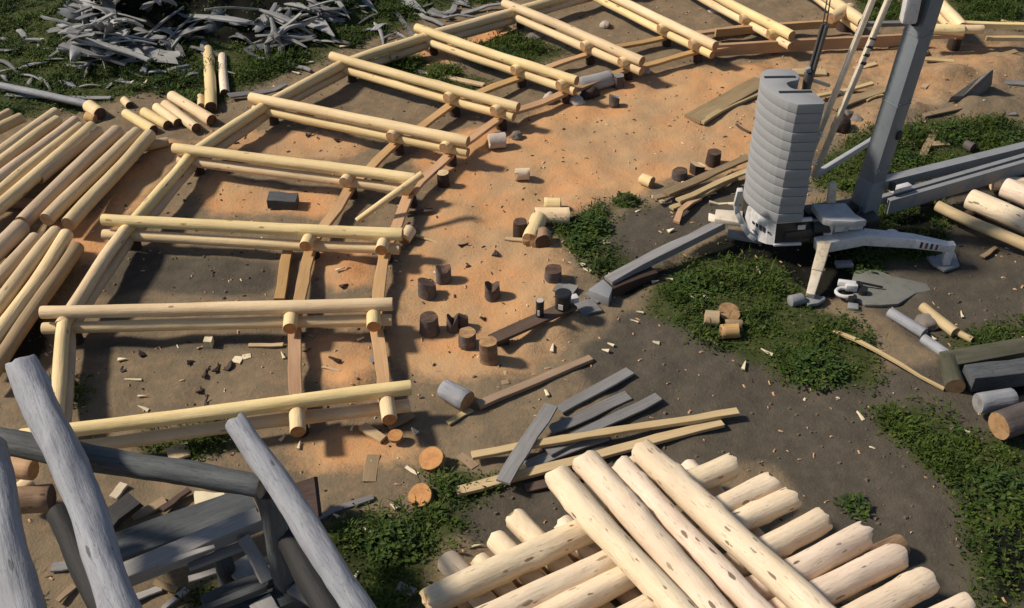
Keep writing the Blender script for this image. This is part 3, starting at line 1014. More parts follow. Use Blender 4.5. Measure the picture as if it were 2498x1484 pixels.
for a, b, w, z, m, lab in LL:
    zlog(a, b, w * 1.12, z, label=lab, group='logs piled at the lower left edge', bend=0.04, mat=m, end='end' if m != 'tan_board' else 'end_grey')
zlog(D(500, 470), D(-200, 300), 26, 0.12, label='dark bearer log hidden under the lower left pile', mat='post', end='end_dark', group='bearer logs of the left pile')

# short billets behind the left pile
BG = 'short peeled billets behind the left pile'
for a, b, w, lab in [
    (A(895, 810), A(1095, 930), 21, 'leftmost of the four billets lying side by side behind the left pile'),
    (A(1025, 800), A(1195, 895), 21, 'second from the left of the four billets lying side by side'),
    (A(1115, 765), A(1270, 880), 20, 'third from the left of the four billets lying side by side'),
    (A(1175, 745), A(1400, 915), 21, 'rightmost of the four billets lying side by side'),
    (A(1225, 685), A(1510, 860), 24, 'long thick billet lying apart to the right of the four billets'),
    (A(885, 715), A(925, 755), 17, 'tiny round billet standing alone above the four billets')]:
    zlog(a, b, w, w / 2 / ppm(*a), name='log_billet', label=lab, cat='billet', group=BG, bend=0.0, mat='peeled', end='end_dark', step=0.15)
zlog(A(1485, 355), A(1505, 765), 23, 0.15, label='long pale log lying end on between the billets and the waste heap', mat='peeled', end='end_dark', group='two logs lying end on in the grass', bend=0.02)
zlog(A(1585, 400), A(1605, 665), 18, 0.12, label='shorter pinkish log lying end on right of the long pale one', mat='peeled_front', end='end_dark', group='two logs lying end on in the grass', bend=0.02)
zlog(A(1430, 690), A(1435, 760), 15, 0.10, name='log_billet', label='small stub billet left of the long end on log', mat='peeled', end='end', cat='billet', bend=0)
zlog(A(-60, 600), A(640, 750), 15, 0.22, name='grey_pole', label='thin grey pole lying on the grass at the left edge', mat='grey_log', end='end_grey', cat='pole', bend=0.02)
zlog(A(630, 755), A(715, 815), 27, 0.18, name='log_billet', label='fat pale log stub at the end of the thin grey pole', mat='peeled', end='end_dark', cat='billet', bend=0, step=0.12)
zlog(A(620, 830), A(690, 850), 20, 0.10, name='log_billet', label='tan offcut under the fat log stub of the grey pole', mat='hewn', end='end', cat='billet', bend=0, step=0.12)
plank('grey_board', at(*A(40, 680), 0.08), at(*A(790, 700), 0.08), 0.14, 0.03, 'grey_board', 'thin pale grey board behind the grey pole in the grass', 'board')

# ------------------------------------------------------------------ criss-cross log stack, bottom right
TOPZ, L2Z, L3Z = 1.20, 0.83, 0.47
SG = 'top layer logs of the near criss-cross stack'
for a, b, w, lab in [
    ((1356, 1160), (1880, 1724), 54, 'left log of the four on top of the near stack, its split end forked'),
    ((1426, 1122), (1905, 1680), 55, 'pinkish white log second from the left on top of the near stack'),
    ((1513, 1136), (2030, 1672), 46, 'yellowish log third from the left on top of the near stack'),
    ((1561, 1100), (2150, 1640), 56, 'rightmost log on top of the near stack, reaching farthest up'),
]:
    zlog(a, b, w * 1.28, TOPZ, taper=0.95, label=lab, group=SG, mat='peeled_front', end='end_pale', bend=0.03, nr=22, step=0.10, rough=0.07, jag=0.05, knobs=6, cut=True)
for a, b, w, m, lab in [
    ((1038, 1472), (1785, 1136), 56, 'peeled_front', 'farthest crosswise log of the near stack, running across its upper edge'),
    ((1080, 1562), (1883, 1180), 55, 'peeled_front', 'spotted crosswise log with a ragged end, second from the far side of the near stack'),
    ((1230, 1556), (1932, 1214), 52, 'bark', 'crosswise log with torn brown bark, third from the far side of the near stack'),
    ((1330, 1610), (2004, 1268), 58, 'peeled_front', 'cracked yellowish crosswise log in the middle of the right hand ends'),
    ((1430, 1650), (2107, 1306), 62, 'peeled_front', 'thick crosswise log with one round knot below its end'),
    ((1520, 1690), (2190, 1357), 64, 'peeled_front', 'thick crosswise log second from the lower right corner of the near stack'),
    ((1600, 1745), (2260, 1418), 66, 'peeled_front', 'smooth thick crosswise log with a broad rounded end near the lower right corner'),
    ((1700, 1810), (2362, 1484), 66, 'peeled_front', 'lowest crosswise log, only its end showing at the bottom edge'),
]:
    mat_ = m
    if m == 'bark':
        # pale at the right end, brown bark on the left
        mid = lerp2(a, b, 0.60)
        zlog(a, b, w * 1.13, L2Z, taper=1.04, ref='b', label=lab, group='crosswise logs of the near stack', mat='peeled_front', end='end_pale', bend=0.03, nr=22, step=0.12, rough=0.09, jag=0.05, knobs=6)
        continue
    zlog(a, b, w * 1.13, L2Z, taper=1.04, ref='b', label=lab, group='crosswise logs of the near stack', mat=mat_, end='end_pale', bend=0.03, nr=22, step=0.10, rough=0.075, jag=0.06, knobs=6)
for a, w, lab in [
    ((1090, 1366), 52, 'leftmost log end poking out below the crosswise logs of the near stack'),
    ((1166, 1364), 42, 'small log end second from the left below the crosswise logs'),
    ((1207, 1314), 48, 'rounded log end third from the left below the crosswise logs'),
    ((1257, 1264), 50, 'tall standing out log end fourth from the left below the crosswise logs'),
    ((1374, 1276), 46, 'log end half hidden by the left top log of the near stack'),
    ((1674, 1136), 40, 'small log end showing right of the top logs at the far corner of the stack')]:
    zlog(a, (a[0] + 430, a[1] + 455), w * 1.15, L3Z, taper=0.9, label=lab, group='lower layer logs of the near stack', mat='peeled_front', end='end_pale', bend=0.03, nr=20, step=0.14, rough=0.06, jag=0.03, knobs=3)
for a, b in [((1120, 1500), (1560, 1300)), ((1480, 1660), (2200, 1330))]:
    zlog(a, b, 52, 0.15, label='dark bearer log at the %s under the near stack' % ('far side' if a[0] < 1300 else 'near side'), mat='bark', end='end_dark', group='bearer logs of the near stack', nr=14)

# ------------------------------------------------------------------ grey weathered log structure, bottom left
GL = 'sloping grey logs of the old log frame'
log('grey_log', at(58, 893, 3.15), at(330, 1590, 2.15), 0.205, 0.205, 'grey_log', 'end_grey', 0.10, 24, 0.10, 0.12, 0.05, label='long pale grey log sloping over the dark beam beside the frame corner', group=GL, knobs=4)
log('grey_log', at(583, 1035, 2.75), at(930, 1580, 2.0), 0.155, 0.155, 'grey_log', 'end_grey', 0.09, 24, 0.10, 0.13, 0.06, label='pale grey log sloping down to the right edge of the old log structure', group=GL, knobs=4)
log('grey_log', at(-40, 1090, 2.75), at(80, 1590, 2.05), 0.24, 0.22, 'grey_log', 'end_grey', 0.08, 24, 0.10, 0.13, 0.04, label='leftmost pale grey log cut off by the left edge of the photo', group=GL, knobs=4)
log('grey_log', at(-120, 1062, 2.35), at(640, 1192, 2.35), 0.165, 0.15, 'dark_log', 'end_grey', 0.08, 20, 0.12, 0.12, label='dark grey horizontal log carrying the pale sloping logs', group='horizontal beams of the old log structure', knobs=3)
for px, py, lab in ((655, 1205, 'right'),):
    q = at(px, py, 2.2)
    log('support_post', (q.x, q.y + 0.05, -0.05), (q.x, q.y + 0.05, 2.22), 0.19, 0.17, 'dark_log', 'end_dark', 0.0, 14, 0.2, 0.08, label='tall dark post under the %s part of the dark horizontal log' % lab, cat='post', group='posts of the old log structure')
for px, py, z, lab in ((930, 1580, 1.82, 'right'), (330, 1590, 1.95, 'middle'), (80, 1590, 1.85, 'left')):
    q = at(px, py, z)
    log('support_post', (q.x, q.y + 0.25, -0.05), (q.x, q.y + 0.25, z + 0.05), 0.18, 0.17, 'dark_log', 'end_dark', 0.0, 12, 0.3, 0.06, label='dark post below the near end of the %s sloping grey log' % lab, cat='post', group='posts of the old log structure')
log('dark_log', at(*G(420, 800), 1.35), at(*G(820, 1640), 1.05), 0.17, 0.17, 'shade_black', 'end_dark', 0.05, 16, 0.15, 0.1, label='log coloured black for shade, lying below and right of the long pale grey log', group='dark logs under the sloping logs')
log('dark_log', at(*G(1890, 640), 1.55), at(*G(2420, 1620), 1.2), 0.19, 0.19, 'shade_black', 'end_dark', 0.05, 16, 0.15, 0.1, label='log coloured black for shade, lying under the right sloping grey log', group='dark logs under the sloping logs')
plank('squared_beam', at(*G(880, 1260), 0.95), at(*G(1850, 850), 0.95), 0.26, 0.20, 'pale_grey_board', 'sunlit grey squared beam between the two sloping logs', 'beam', None, 0.015)  # paler copy of the board colour paints in the sunlight on the beam
plank('dark_board', at(*G(790, 1080), 0.62), at(*G(1800, 700), 0.62), 0.50, 0.06, 'dark_log', 'wide dark board lying behind the sunlit squared beam', 'board', None, 0.01)
plank('grey_board', at(*G(1340, 1190), 0.80), at(*G(1760, 1030), 0.80), 0.13, 0.06, 'pale_grey_board', 'short grey rail resting on the low dark post', 'board')
q = at(*G(1580, 1090), 0.78)
log('support_post', (q.x, q.y, -0.03), (q.x, q.y, 0.76), 0.13, 0.12, 'dark_log', 'end_dark', 0, 12, 0.15, label='low dark post holding the short grey rail', cat='post', group='posts of the old log structure')
plank('grey_board', at(*G(1735, 985), 0.95), at(*G(1915, 1290), 0.62), 0.16, 0.09, 'pale_grey_board', 'pale grey board leaning across the end of the short rail', 'board')
plank('grey_board', at(*G(1690, 1150), 0.40), at(*G(1800, 1290), 0.40), 0.34, 0.05, 'pale_grey_board', 'broad grey board end below the leaning board', 'board')
plank('dark_beam', at(*G(1450, 1470), 0.45), at(*G(2150, 1200), 0.45), 0.24, 0.16, 'dark_log', 'dark squared beam lying low beside the bottom edge', 'beam')
plank('dark_beam', at(*G(1650, 1560), 0.40), at(*G(2300, 1310), 0.40), 0.34, 0.16, 'dark_log', 'dark broad beam at the bottom edge under the right sloping log', 'beam')
plank('grey_board', at(*G(2050, 1040), 0.55), at(*G(2170, 1190), 0.55), 0.14, 0.05, 'grey_board', 'small grey board beside the right sloping log', 'board')
plank('grey_board', at(*G(2090, 1330), 0.62), at(*G(2290, 1470), 0.62), 0.20, 0.05, 'grey_board', 'notched grey board end at the bottom beside the right sloping log', 'board')
plank('black_board', at(*G(2120, 730), 0.30), at(*G(2270, 690), 0.62), 0.55, 0.06, 'post', 'black board end sticking out right of the sloping log', 'board', None, 0.0, 0.9)
plank('grey_board', at(*G(2250, 850), 0.05), at(*G(2660, 690), 0.05), 0.10, 0.035, 'grey_board', 'narrow pale board lying on the ground right of the sloping log', 'board')
for (a, b, z, w, th, mt, lab) in [(G(1300, 1560), G(1900, 1330), 0.62, 0.10, 0.10, 'dark_log', 'narrow dark rail above the low dark beam at the bottom edge'),
                                  (G(1850, 1440), G(1950, 1560), 0.5, 0.3, 0.06, 'pale_grey_board', 'pale grey board end at the bottom edge between dark beams'),
                                  (G(1150, 780), G(1350, 640), 0.10, 0.12, 0.05, 'brown_board', 'brown stick lying on the sand behind the wide dark board'),
                                  (G(940, 840), G(1180, 720), 0.04, 0.16, 0.04, 'tan_board', 'tan board lying on the sand behind the wide dark board'),
                                  (G(2100, 1190), G(2330, 1300), 0.75, 0.14, 0.08, 'grey_board', 'grey strut wedged beside the right sloping log')]:
    plank('grey_board', at(*a, z), at(*b, z), w, th, mt, lab, 'board')
plank('pale_offcut', at(*G(1200, 400), 0.06), at(*G(1350, 350), 0.06), 0.28, 0.04, 'cream_board', 'pale offcut showing above the dark horizontal log', 'offcut')
plank('pale_offcut', at(*G(1390, 720), 0.06), at(*G(1600, 670), 0.06), 0.34, 0.04, 'chip', 'white triangular offcut below the dark horizontal log', 'offcut', None, 0.01, 0, 0.05)
plank('pale_offcut', at(*G(800, 700), 0.05), at(*G(890, 600), 0.05), 0.14, 0.04, 'chip', 'bright sliver of wood behind the long sloping log', 'offcut')
log('log_billet', at(*G(60, 480), 0.9), at(*G(240, 500), 0.9), 0.15, 0.15, 'hewn', 'end_orange', 0, 12, 0.1, label='orange log end beneath the dark beam at the left edge', cat='billet')
log('log_billet', at(*G(95, 700), 0.4), at(*G(220, 600), 0.4), 0.14, 0.14, 'peeled', 'end', 0, 12, 0.1, label='pale wedge of log below the orange log end at the left edge', cat='billet')
log('log_billet', at(*G(110, 720), 0.55), at(*G(370, 700), 0.55), 0.20, 0.20, 'bark', 'end_dark', 0, 14, 0.15, label='dark barked log piece between the two left sloping logs', cat='billet')
plank('dark_board', at(*G(760, 900), 0.12), at(*G(960, 700), 0.30), 0.30, 0.10, 'shade_black', 'black board stub sticking up in the gap right of the long sloping log', 'board', None, 0.02)
rq = random.Random(4)
for k_, (x_, y_, a_, l_, w_, z_, mt_n, lab_) in enumerate([
    (1020, 1390, 0.5, 0.5, 0.12, 0.04, 'pale_grey_board', 'grey broken board on the earth left of the low dark post'),
    (1180, 1330, -0.3, 0.35, 0.10, 0.04, 'tan_board', 'tan broken board on the earth below the sunlit squared beam'),
    (1250, 1420, 0.9, 0.4, 0.09, 0.05, 'pale_grey_board', 'narrow grey splinter standing out left of the low dark post'),
    (480, 1180, 0.2, 0.4, 0.14, 0.04, 'grey_board', 'grey broken board between the two left sloping logs'),
    (470, 1380, 1.1, 0.3, 0.10, 0.04, 'tan_board', 'tan broken board between the two left sloping logs, nearer the camera'),
    (1480, 1240, 0.4, 0.5, 0.10, 0.30, 'pale_grey_board', 'thin pale board sloping below the short grey rail'),
    (1950, 1130, 0.5, 0.5, 0.12, 0.40, 'pale_grey_board', 'pale board end beside the tall dark post'),
    (1330, 1110, 0.35, 0.7, 0.08, 1.10, 'pale_grey_board', 'thin lath lying on top of the sunlit squared beam')]):
    c_ = at(*G(x_, y_), z_)
    d_ = Vector((math.cos(a_), math.sin(a_), rq.uniform(-0.08, 0.08))) * l_ / 2
    plank('broken_board', c_ - d_, c_ + d_, w_, 0.03, mt_n, lab_, 'board', None, 0.006)

# ------------------------------------------------------------------ tower crane base
crane_c = at(2010, 585, 0)
crane = empty('tower_crane', crane_c, 'grey self erecting tower crane base with a tall stack of concrete counterweight slabs', 'crane')
c0 = at(*K(855, 938), 0.97)
zt = 0.97
while proj((c0.x, c0.y, zt))[1] > J(1140, 745)[1] and zt < 6:
    zt += 0.01
OUT = [(650, 350), (690, 300), (770, 278), (1080, 270), (1195, 415), (985, 450), (1005, 495), (1060, 535), (1160, 553), (1310, 548), (1500, 715), (1480, 738), (1140, 748), (1060, 728), (900, 655), (760, 560), (680, 490), (645, 430)]
plan = [at(*J(*p), zt) for p in OUT]
shift = Vector((c0.x, c0.y, 0)) - Vector((plan[12].x, plan[12].y, 0))
NS = 13
hs = (zt - 0.97) / NS
c12 = plan[12].copy()
sm = []
for i_, p in enumerate(plan):
    q_ = plan[(i_ + 1) % len(plan)]
    if 8 <= i_ <= 12:
        sm.append(p)
    else:
        sm += [p.lerp(q_, 0.25), p.lerp(q_, 0.75)]
plan = sm
cen = sum((Vector((p.x, p.y, 0)) for p in plan), Vector()) / len(plan)
for k in range(NS):
    s = 1 + rnd.uniform(-0.008, 0.008) + (0.012 if k == NS - 1 else 0)
    ox, oy = rnd.uniform(-0.008, 0.008), rnd.uniform(-0.008, 0.008)
    u = (k + 0.5) / NS
    sh = shift * (1 - u)
    pl = [((p.x - cen.x) * s + cen.x + ox + sh.x, (p.y - cen.y) * s + cen.y + oy + sh.y) for p in plan]
    m = MB()
    m.prism(pl, 0.97 + k * hs + 0.005, 0.97 + (k + 1) * hs - 0.005)
    o = m.build('counterweight_slab', 'concrete', crane, True, 0.007)
for (a, b) in (((690, 402), (1105, 396)), ((885, 600), (1320, 592))):
    m = MB()
    m.beam(at(*J(*a), zt - 0.02), at(*J(*b), zt - 0.02), 0.075, 0.046)
    m.build('lifting_slot', 'black', crane, False)  # black bars stand in for the shade inside open slots
# cabinet below the slabs
body = [((p.x - cen.x) * 0.9 + cen.x + shift.x, (p.y - cen.y) * 0.9 + cen.y + 0.04 + shift.y) for p in plan]
MB().prism(body, 0.50, 0.965).build('cabinet_core', 'dark_steel', crane, False)
tops = [K(470, 735), K(520, 735), K(640, 815), K(750, 880), K(855, 935)]
bots = [K(420, 930), K(500, 1110), K(610, 1180), K(715, 1220), K(822, 1236)]
m = MB()
tp = [at(*p, 0.96) for p in tops]
bp = [at(*p, 0.44) for p in bots]
for i in range(4):
    off = Vector((0.02, 0.05, 0))
    m.hull8([tp[i], tp[i + 1], tp[i + 1] + off, tp[i] + off], [bp[i], bp[i + 1], bp[i + 1] + off, bp[i] + off])
front = m.build('front_panel', 'white_paint', crane, True)
# dark marks lettered on the white panel: two solid characters between fainter ones
mk = MB()
def on_panel(u, v, off=0.0):
    t_ = max(0.0, min(2.999, u * 3))
    k_ = int(t_)
    a_, b_ = tp[1 + k_].lerp(tp[2 + k_], t_ - k_), bp[1 + k_].lerp(bp[2 + k_], t_ - k_)
    n_ = (tp[2 + k_] - tp[1 + k_]).cross(bp[1 + k_] - tp[1 + k_]).normalized()
    if n_.dot(CAM - a_) < 0:
        n_ = -n_
    return a_.lerp(b_, v) + n_ * off


for (u, v, w, h) in [(0.12, 0.47, 0.09, 0.10), (0.25, 0.48, 0.09, 0.13), (0.39, 0.49, 0.10, 0.20), (0.54, 0.50, 0.11, 0.20), (0.72, 0.53, 0.09, 0.07), (0.18, 0.74, 0.16, 0.03), (0.28, 0.79, 0.07, 0.03)]:
    c_ = [(u - w / 2, v - h / 2), (u + w / 2, v - h * 0.35), (u + w * 0.4, v + h / 2), (u - w * 0.45, v + h * 0.4)]
    mk.hull8([on_panel(*q_, 0.010) for q_ in c_], [on_panel(*q_, -0.004) for q_ in c_])
lm = mk.build('panel_lettering', 'dark_steel', crane, False)
m = MB()
m.hull8([at(*K(868, 940), 0.93), at(*K(1290, 890), 0.93), at(*K(1290, 890), 0.93) + Vector((0, .06, 0)), at(*K(868, 940), 0.93) + Vector((0, .06, 0))],
        [at(*K(832, 1215), 0.46), at(*K(1185, 1200), 0.46), at(*K(1185, 1200), 0.46) + Vector((0, .06, 0)), at(*K(832, 1215), 0.46) + Vector((0, .06, 0))])
rec = m.build('recessed_panel', 'dark_steel', crane, False)
MB().beam(at(*K(852, 925), 0.97), at(*K(1325, 890), 0.97), 0.07, 0.055).build('panel_rail', 'white_paint', crane, True, 0.008)
MB().beam(at(*K(815, 1228), 0.45), at(*K(1178, 1212), 0.45), 0.07, 0.05).build('panel_rail', 'white_paint', crane, True, 0.008)
st = MB()
a, b, c, d = [at(*K(*p), z) for p, z in (((1135, 960), 0.88), ((1235, 952), 0.88), ((1228, 1008), 0.78), ((1130, 1014), 0.78))]
o_ = Vector((0, -0.05, 0))
st.hull8([p + o_ for p in (a, b, c, d)], [p + o_ * 0.6 for p in (a, b, c, d)])
st.build('data_plate', 'white_paint', crane, False)
sf = [at(*K(372, 500), 1.60), at(*K(322, 690), 1.18), at(*K(335, 800), 1.0), at(*K(395, 930), 0.80), at(*K(480, 1080), 0.56), at(*K(560, 1150), 0.46)]
m = MB()
for a, b in zip(sf, sf[1:]):
    m.beam(a, b + (b - a).normalized() * 0.02, 0.10, 0.09)
m.build('side_frame', 'white_paint', crane, True, 0.012)
# chassis
cz = at(2035, 590, 0)
MB().tube([(cz.x, cz.y, 0.18), (cz.x, cz.y, 0.55)], 0.52, 24).build('slewing_ring', 'dark_steel', crane, True, 0.02)
m = MB()
m.beam(at(1900, 560, 0.62), at(2130, 525, 0.62), 0.55, 0.20)
m.beam(at(1960, 520, 0.72), at(2100, 500, 0.72), 0.30, 0.16)
m.build('chassis', 'dark_steel', crane, True, 0.02)
# winch cover and machinery
wc = [K(1318, 690), K(1770, 672), K(1830, 735), K(1900, 815), K(2060, 905), K(1900, 922), K(1600, 912), K(1490, 890), K(1440, 845)]
MB().prism([tuple(at(*p, 1.10)[:2]) for p in wc], 0.96, 1.10).build('winch_cover', 'pale_grey_paint', crane, True, 0.025)
m = MB()
for (x0, y0, x1, y1, w, h, z) in ((1500, 965, 1620, 990, .30, .30, .72), (1610, 965, 1740, 955, .22, .22, .78), (1735, 960, 1810, 965, .18, .34, .74), (1590, 1050, 1700, 1020, .12, .12, .62), (1800, 985, 2000, 975, .10, .14, .76)):
    m.beam(at(*K(x0, y0), z), at(*K(x1, y1), z), w, h)
m.build('winch_motor', 'white_paint', crane, True, 0.03)
m = MB()
m.beam(at(*K(1440, 900), 0.80), at(*K(1420, 1050), 0.60), 0.35, 0.4)
m.build('winch_drum', 'black', crane, True, 0.05)
b0 = at(*K(1575, 665), 1.08)
MB().beam(b0, at_y(*K(1602, 410), b0.y), 0.16, 0.10, 0.13, 0.08, up=(0, 1, 0)).build('stub_post', 'cream_paint', crane, True, 0.012)
# mast
mb_ = at(2104, 512, 0.62)
mt_ = at_y(2340, -240, mb_.y)
MB().beam(mb_ + (mt_ - mb_).normalized() * 0.7, mt_, 0.35, 0.35, roll=math.radians(32), up=(0, 1, 0)).build('mast', 'mast_paint', crane, True, 0.012)
MB().beam(mb_ - Vector((0, 0, 0.22)), mb_ + (mt_ - mb_).normalized() * 0.72, 0.44, 0.42, 0.37, 0.37, roll=math.radians(32), up=(0, 1, 0)).build('mast_foot', 'mast_paint', crane, True, 0.03)
u = 0.545
hz = mb_ + (mt_ - mb_) * 0.66
hp0, hp1 = at_y(2214, 55, mb_.y - 0.28), at_y(2242, -80, mb_.y - 0.28)
MB().beam(hp0, hp1, 0.26, 0.22, up=(0, 1, 0)).build('hoist_housing', 'white_paint', crane, True, 0.05)
MB().beam(at_y(2228, 60, mb_.y - 0.17), at_y(2258, -80, mb_.y - 0.17), 0.12, 0.2, up=(0, 1, 0)).build('housing_bracket', 'black', crane, True, 0.02)
for (x, y, r_) in ((2170, 455, .05), (2185, 330, .06)):
    p = at_y(x, y, mb_.y - 0.1)
    MB().beam(p, p + Vector((0.10, 0.02, 0)), 0.12, 0.16).build('mast_lug', 'dark_steel', crane, True, 0.015)
# tie struts
s0 = at(*K(1345, 335), 1.25)
s1 = at_y(2175, -20, mb_.y + 0.05)
s1 = at_y(2205, -90, mb_.y + 0.05)
MB().beam(s0, s1, 0.085, 0.12, up=(0, 1, 0)).build('tie_strut', 'cream_paint', crane, True, 0.012)
r0 = at(*J(1470, 720), zt - 0.5)
r1 = at_y(2164, -90, s1.y + 0.15)
MB().beam(at_y(1960, 420, r0.y + 0.25), r1, 0.085, 0.12, up=(0, 1, 0)).build('tie_strut', 'cream_paint', crane, True, 0.012)
m = MB()
a_ = at_y(*J(1320, 425), r0.y + 0.25)
b_ = at_y(*J(1560, 500), r0.y + 0.25)
m.beam(a_, b_, 0.05, 0.06)
m.beam(at_y(*J(1640, 560), r0.y + 0.25), at_y(*J(1760, 610), s0.y + 0.15), 0.05, 0.06)
m.build('strut_link', 'cream_paint', crane, True, 0.008)
m = MB()
for k in range(4):
    p = at_y(2102 + k * 8 - 2, 152 - k * 20, (s0.y + s1.y) / 2 - 0.05)
    m.tube([p, p + Vector((0.09, 0, -0.03))], 0.035, 8)
m.build('strut_cleat', 'black', crane, True)
# lower diagonal brace from the struts to the mast
MB().beam(at(1988, 428, 1.28), at(2135, 338, 1.25), 0.09, 0.12).build('lower_brace', 'pale_grey_paint', crane, True, 0.012)
# hoist cables
cb = at(*J(1255, 540), zt - 0.35)
m = MB()
for k, (dx, dy) in enumerate(((-0.045, 0.0), (0.0, 0.03), (0.045, 0.0), (0.01, -0.04))):
    p0 = cb + Vector((dx, dy, 0))
    p1 = at_y(2013, 60, cb.y) + Vector((dx * 1.1, dy, 0))
    m.tube([p0, p1], 0.026, 7)
m.build('hoist_cable', 'cable', crane, True)
m = MB()
for dx in (-0.03, 0.03):
    m.tube([at_y(2011, 66, cb.y) + Vector((dx, 0, 0)), at_y(2040, -120, cb.y) + Vector((dx * 0.8, 0, 0))], 0.012, 6)
m.build('thin_cable', 'cable', crane, True)
m = MB()
m.tube([cb + Vector((0, 0, -0.1)), at_y(*J(1275, 330), cb.y)], 0.085, 10, 0.075)
m.build('cable_clamp', 'cable', crane, True, 0.01)
MB().beam(at_y(*J(1240, 300), cb.y - 0.05), at_y(*J(1310, 280), cb.y - 0.05), 0.1, 0.09).build('cable_clamp', 'steel', crane, True, 0.01)
# outriggers
def outrigger(label_mat, a, b, w, h, w1, h1, foot, extra=None):
    arm = MB().beam(a, b, w, h, w1, h1).build('outrigger', label_mat, crane, True, 0.02)
    return arm


rp = [at(1990, 600, 0.46), at(2105, 578, 0.56), at(2225, 588, 0.55), at(2322, 604, 0.42)]
wh = [(0.26, 0.24), (0.26, 0.24), (0.23, 0.20), (0.17, 0.15)]
rb = rp[-1]
for q_ in range(3):
    arm = MB().beam(rp[q_], rp[q_ + 1] + (rp[q_ + 1] - rp[q_]).normalized() * (0.03 if q_ < 2 else 0), *wh[q_], *wh[q_ + 1]).build('outrigger', 'white_paint', crane, True, 0.025)
d = (rp[3] - rp[2]).normalized()
sn = Vector((d.y, -d.x, 0)).normalized()
un = sn.cross(d).normalized()
un = un if un.z > 0 else -un
for k in range(4):
    t_ = 0.18 + 0.13 * k
    p = rp[2].lerp(rp[3], t_)
    hw = (wh[2][0] + (wh[3][0] - wh[2][0]) * t_) / 2
    hh = (wh[2][1] + (wh[3][1] - wh[2][1]) * t_) / 2
    qd = [p + sn * (hw + 0.004) + d * x_ + un * y_ for x_, y_ in ((-0.025, hh * 0.75), (0.02, hh * 0.75), (0.035, -hh * 0.6), (-0.01, -hh * 0.6))]
    MB().hull8(qd, [v_ - sn * 0.02 for v_ in qd]).build('warning_stripe', 'red' if k % 2 else 'dark_steel', crane, False)
cp_ = at(*Lq(1540, 352), 0.62)
MB().tube([cp_, cp_ + Vector((0, 0, 0.05))], 0.115, 18).build('pivot_cap', 'white_paint', crane, True, 0.01)
MB().beam(at(*Lq(1180, 320), 0.60), at(*Lq(1830, 390), 0.58), 0.10, 0.10).build('top_rail', 'white_paint', crane, True, 0.012)
jl = rb - d * 0.06
MB().beam(jl + Vector((0, 0, 0.09)), Vector((jl.x + 0.02, jl.y - 0.03, 0.06)), 0.19, 0.17, 0.14, 0.12).build('jack_leg', 'white_paint', crane, True, 0.02)
m = MB()
m.prism([tuple(at(*Lq(*p), 0.06)[:2]) for p in ((1990, 640), (2380, 590), (2435, 760), (2235, 825), (2080, 740))], 0.0, 0.06)
m.build('foot_plate', 'steel', crane, True, 0.01)
fa, fb = at(2012, 596, 0.52), at(1976, 722, 0.16)
MB().beam(fa, lerp_ if False else fa.lerp(fb, 0.56), 0.22, 0.20, 0.20, 0.17).build('outrigger', 'rust_cream', crane, True, 0.02)
MB().beam(fa.lerp(fb, 0.565), fb, 0.18, 0.15, 0.15, 0.12).build('jack_leg', 'cream_paint', crane, True, 0.015)
m = MB()
m.prism([tuple(at(*Lq(*p), 0.10)[:2]) for p in ((360, 1220), (430, 1150), (640, 1170), (660, 1200), (560, 1260), (430, 1280))], 0.03, 0.10)
m.build('foot_plate', 'steel', crane, True, 0.012)
fp = at(*Lq(255, 1230), 0.12)
MB().tube([fp - Vector((0.1, 0.02, 0)), fp + Vector((0.14, 0.06, 0.0))], 0.11, 12).build('jack_roller', 'steel', crane, True, 0.02)
m = MB()
m.beam(at(*K(400, 890), 0.62), at(*K(40, 850), 0.62), 0.42, 0.10, 0.34, 0.10)
m.beam(at(*K(60, 850), 0.60), at(*K(20, 950), 0.50), 0.30, 0.14, 0.2, 0.14)
m.build('bracket', 'cream_paint', crane, True, 0.015)
la, lb = at(1766, 540, 0.54), at(1482, 690, 0.20)
plank('weathered_beam', la + (lb - la) * 0.02, lb, 0.18, 0.15, 'grey_board', 'weathered grey beam sloping from the crane bracket down to the left', 'beam', None, 0.02, 0.0, 0.22, None, None, 0.02)
MB().beam(at(1775, 570, 0.25), at(1860, 585, 0.2), 0.22, 0.08).build('bracket', 'steel', crane, True, 0.012)
m = MB()
m.prism([tuple(at(*p, 0.22)[:2]) for p in (E(1770, 640), E(1880, 560), E(1960, 585), E(1920, 700))], -0.02, 0.22)
m.build('foot_plate', 'steel', crane, True, 0.015)
plank('dark_beam', at(1480, 705, 0.12), at(1590, 665, 0.12), 0.34, 0.22, 'post', 'dark block of timber beside the left outrigger foot of the crane', 'beam')

# small fittings: lifting eyes on the slabs, hoses and bolts at the mast foot
for k in (3, 6, 9):
    zz = 0.97 + (k + 0.5) * hs
    q_ = plan[18] + shift * (1 - (k + 0.5) / NS)
    p = Vector((q_.x + 0.01, q_.y + 0.02, zz))
    MB().tube([p + Vector((0.0, 0.0, -0.05)), p + Vector((0.07, 0.0, -0.03)), p + Vector((0.07, 0.0, 0.03)), p + Vector((0.0, 0.0, 0.05))], 0.014, 7).build('lifting_eye', 'white_paint', crane, True)
for k, dz in enumerate((0.0, 0.07)):
    a_, b_ = at(*K(1700, 930), 0.75 + dz), mb_ + Vector((-0.12, -0.25, 0.15 + dz))
    pts = [a_.lerp(b_, u_ / 8) + Vector((0, -0.05 * math.sin(u_ / 8 * 3.14), -0.22 * math.sin(u_ / 8 * 3.14))) for u_ in range(9)]
    MB().tube(pts, 0.018, 7).build('hydraulic_hose', 'black', crane, True)
ax_ = (mt_ - mb_).normalized()
rt_ = Vector((math.cos(math.radians(32)), math.sin(math.radians(32)), 0))
fr_ = Vector((math.sin(math.radians(32)), -math.cos(math.radians(32)), 0))
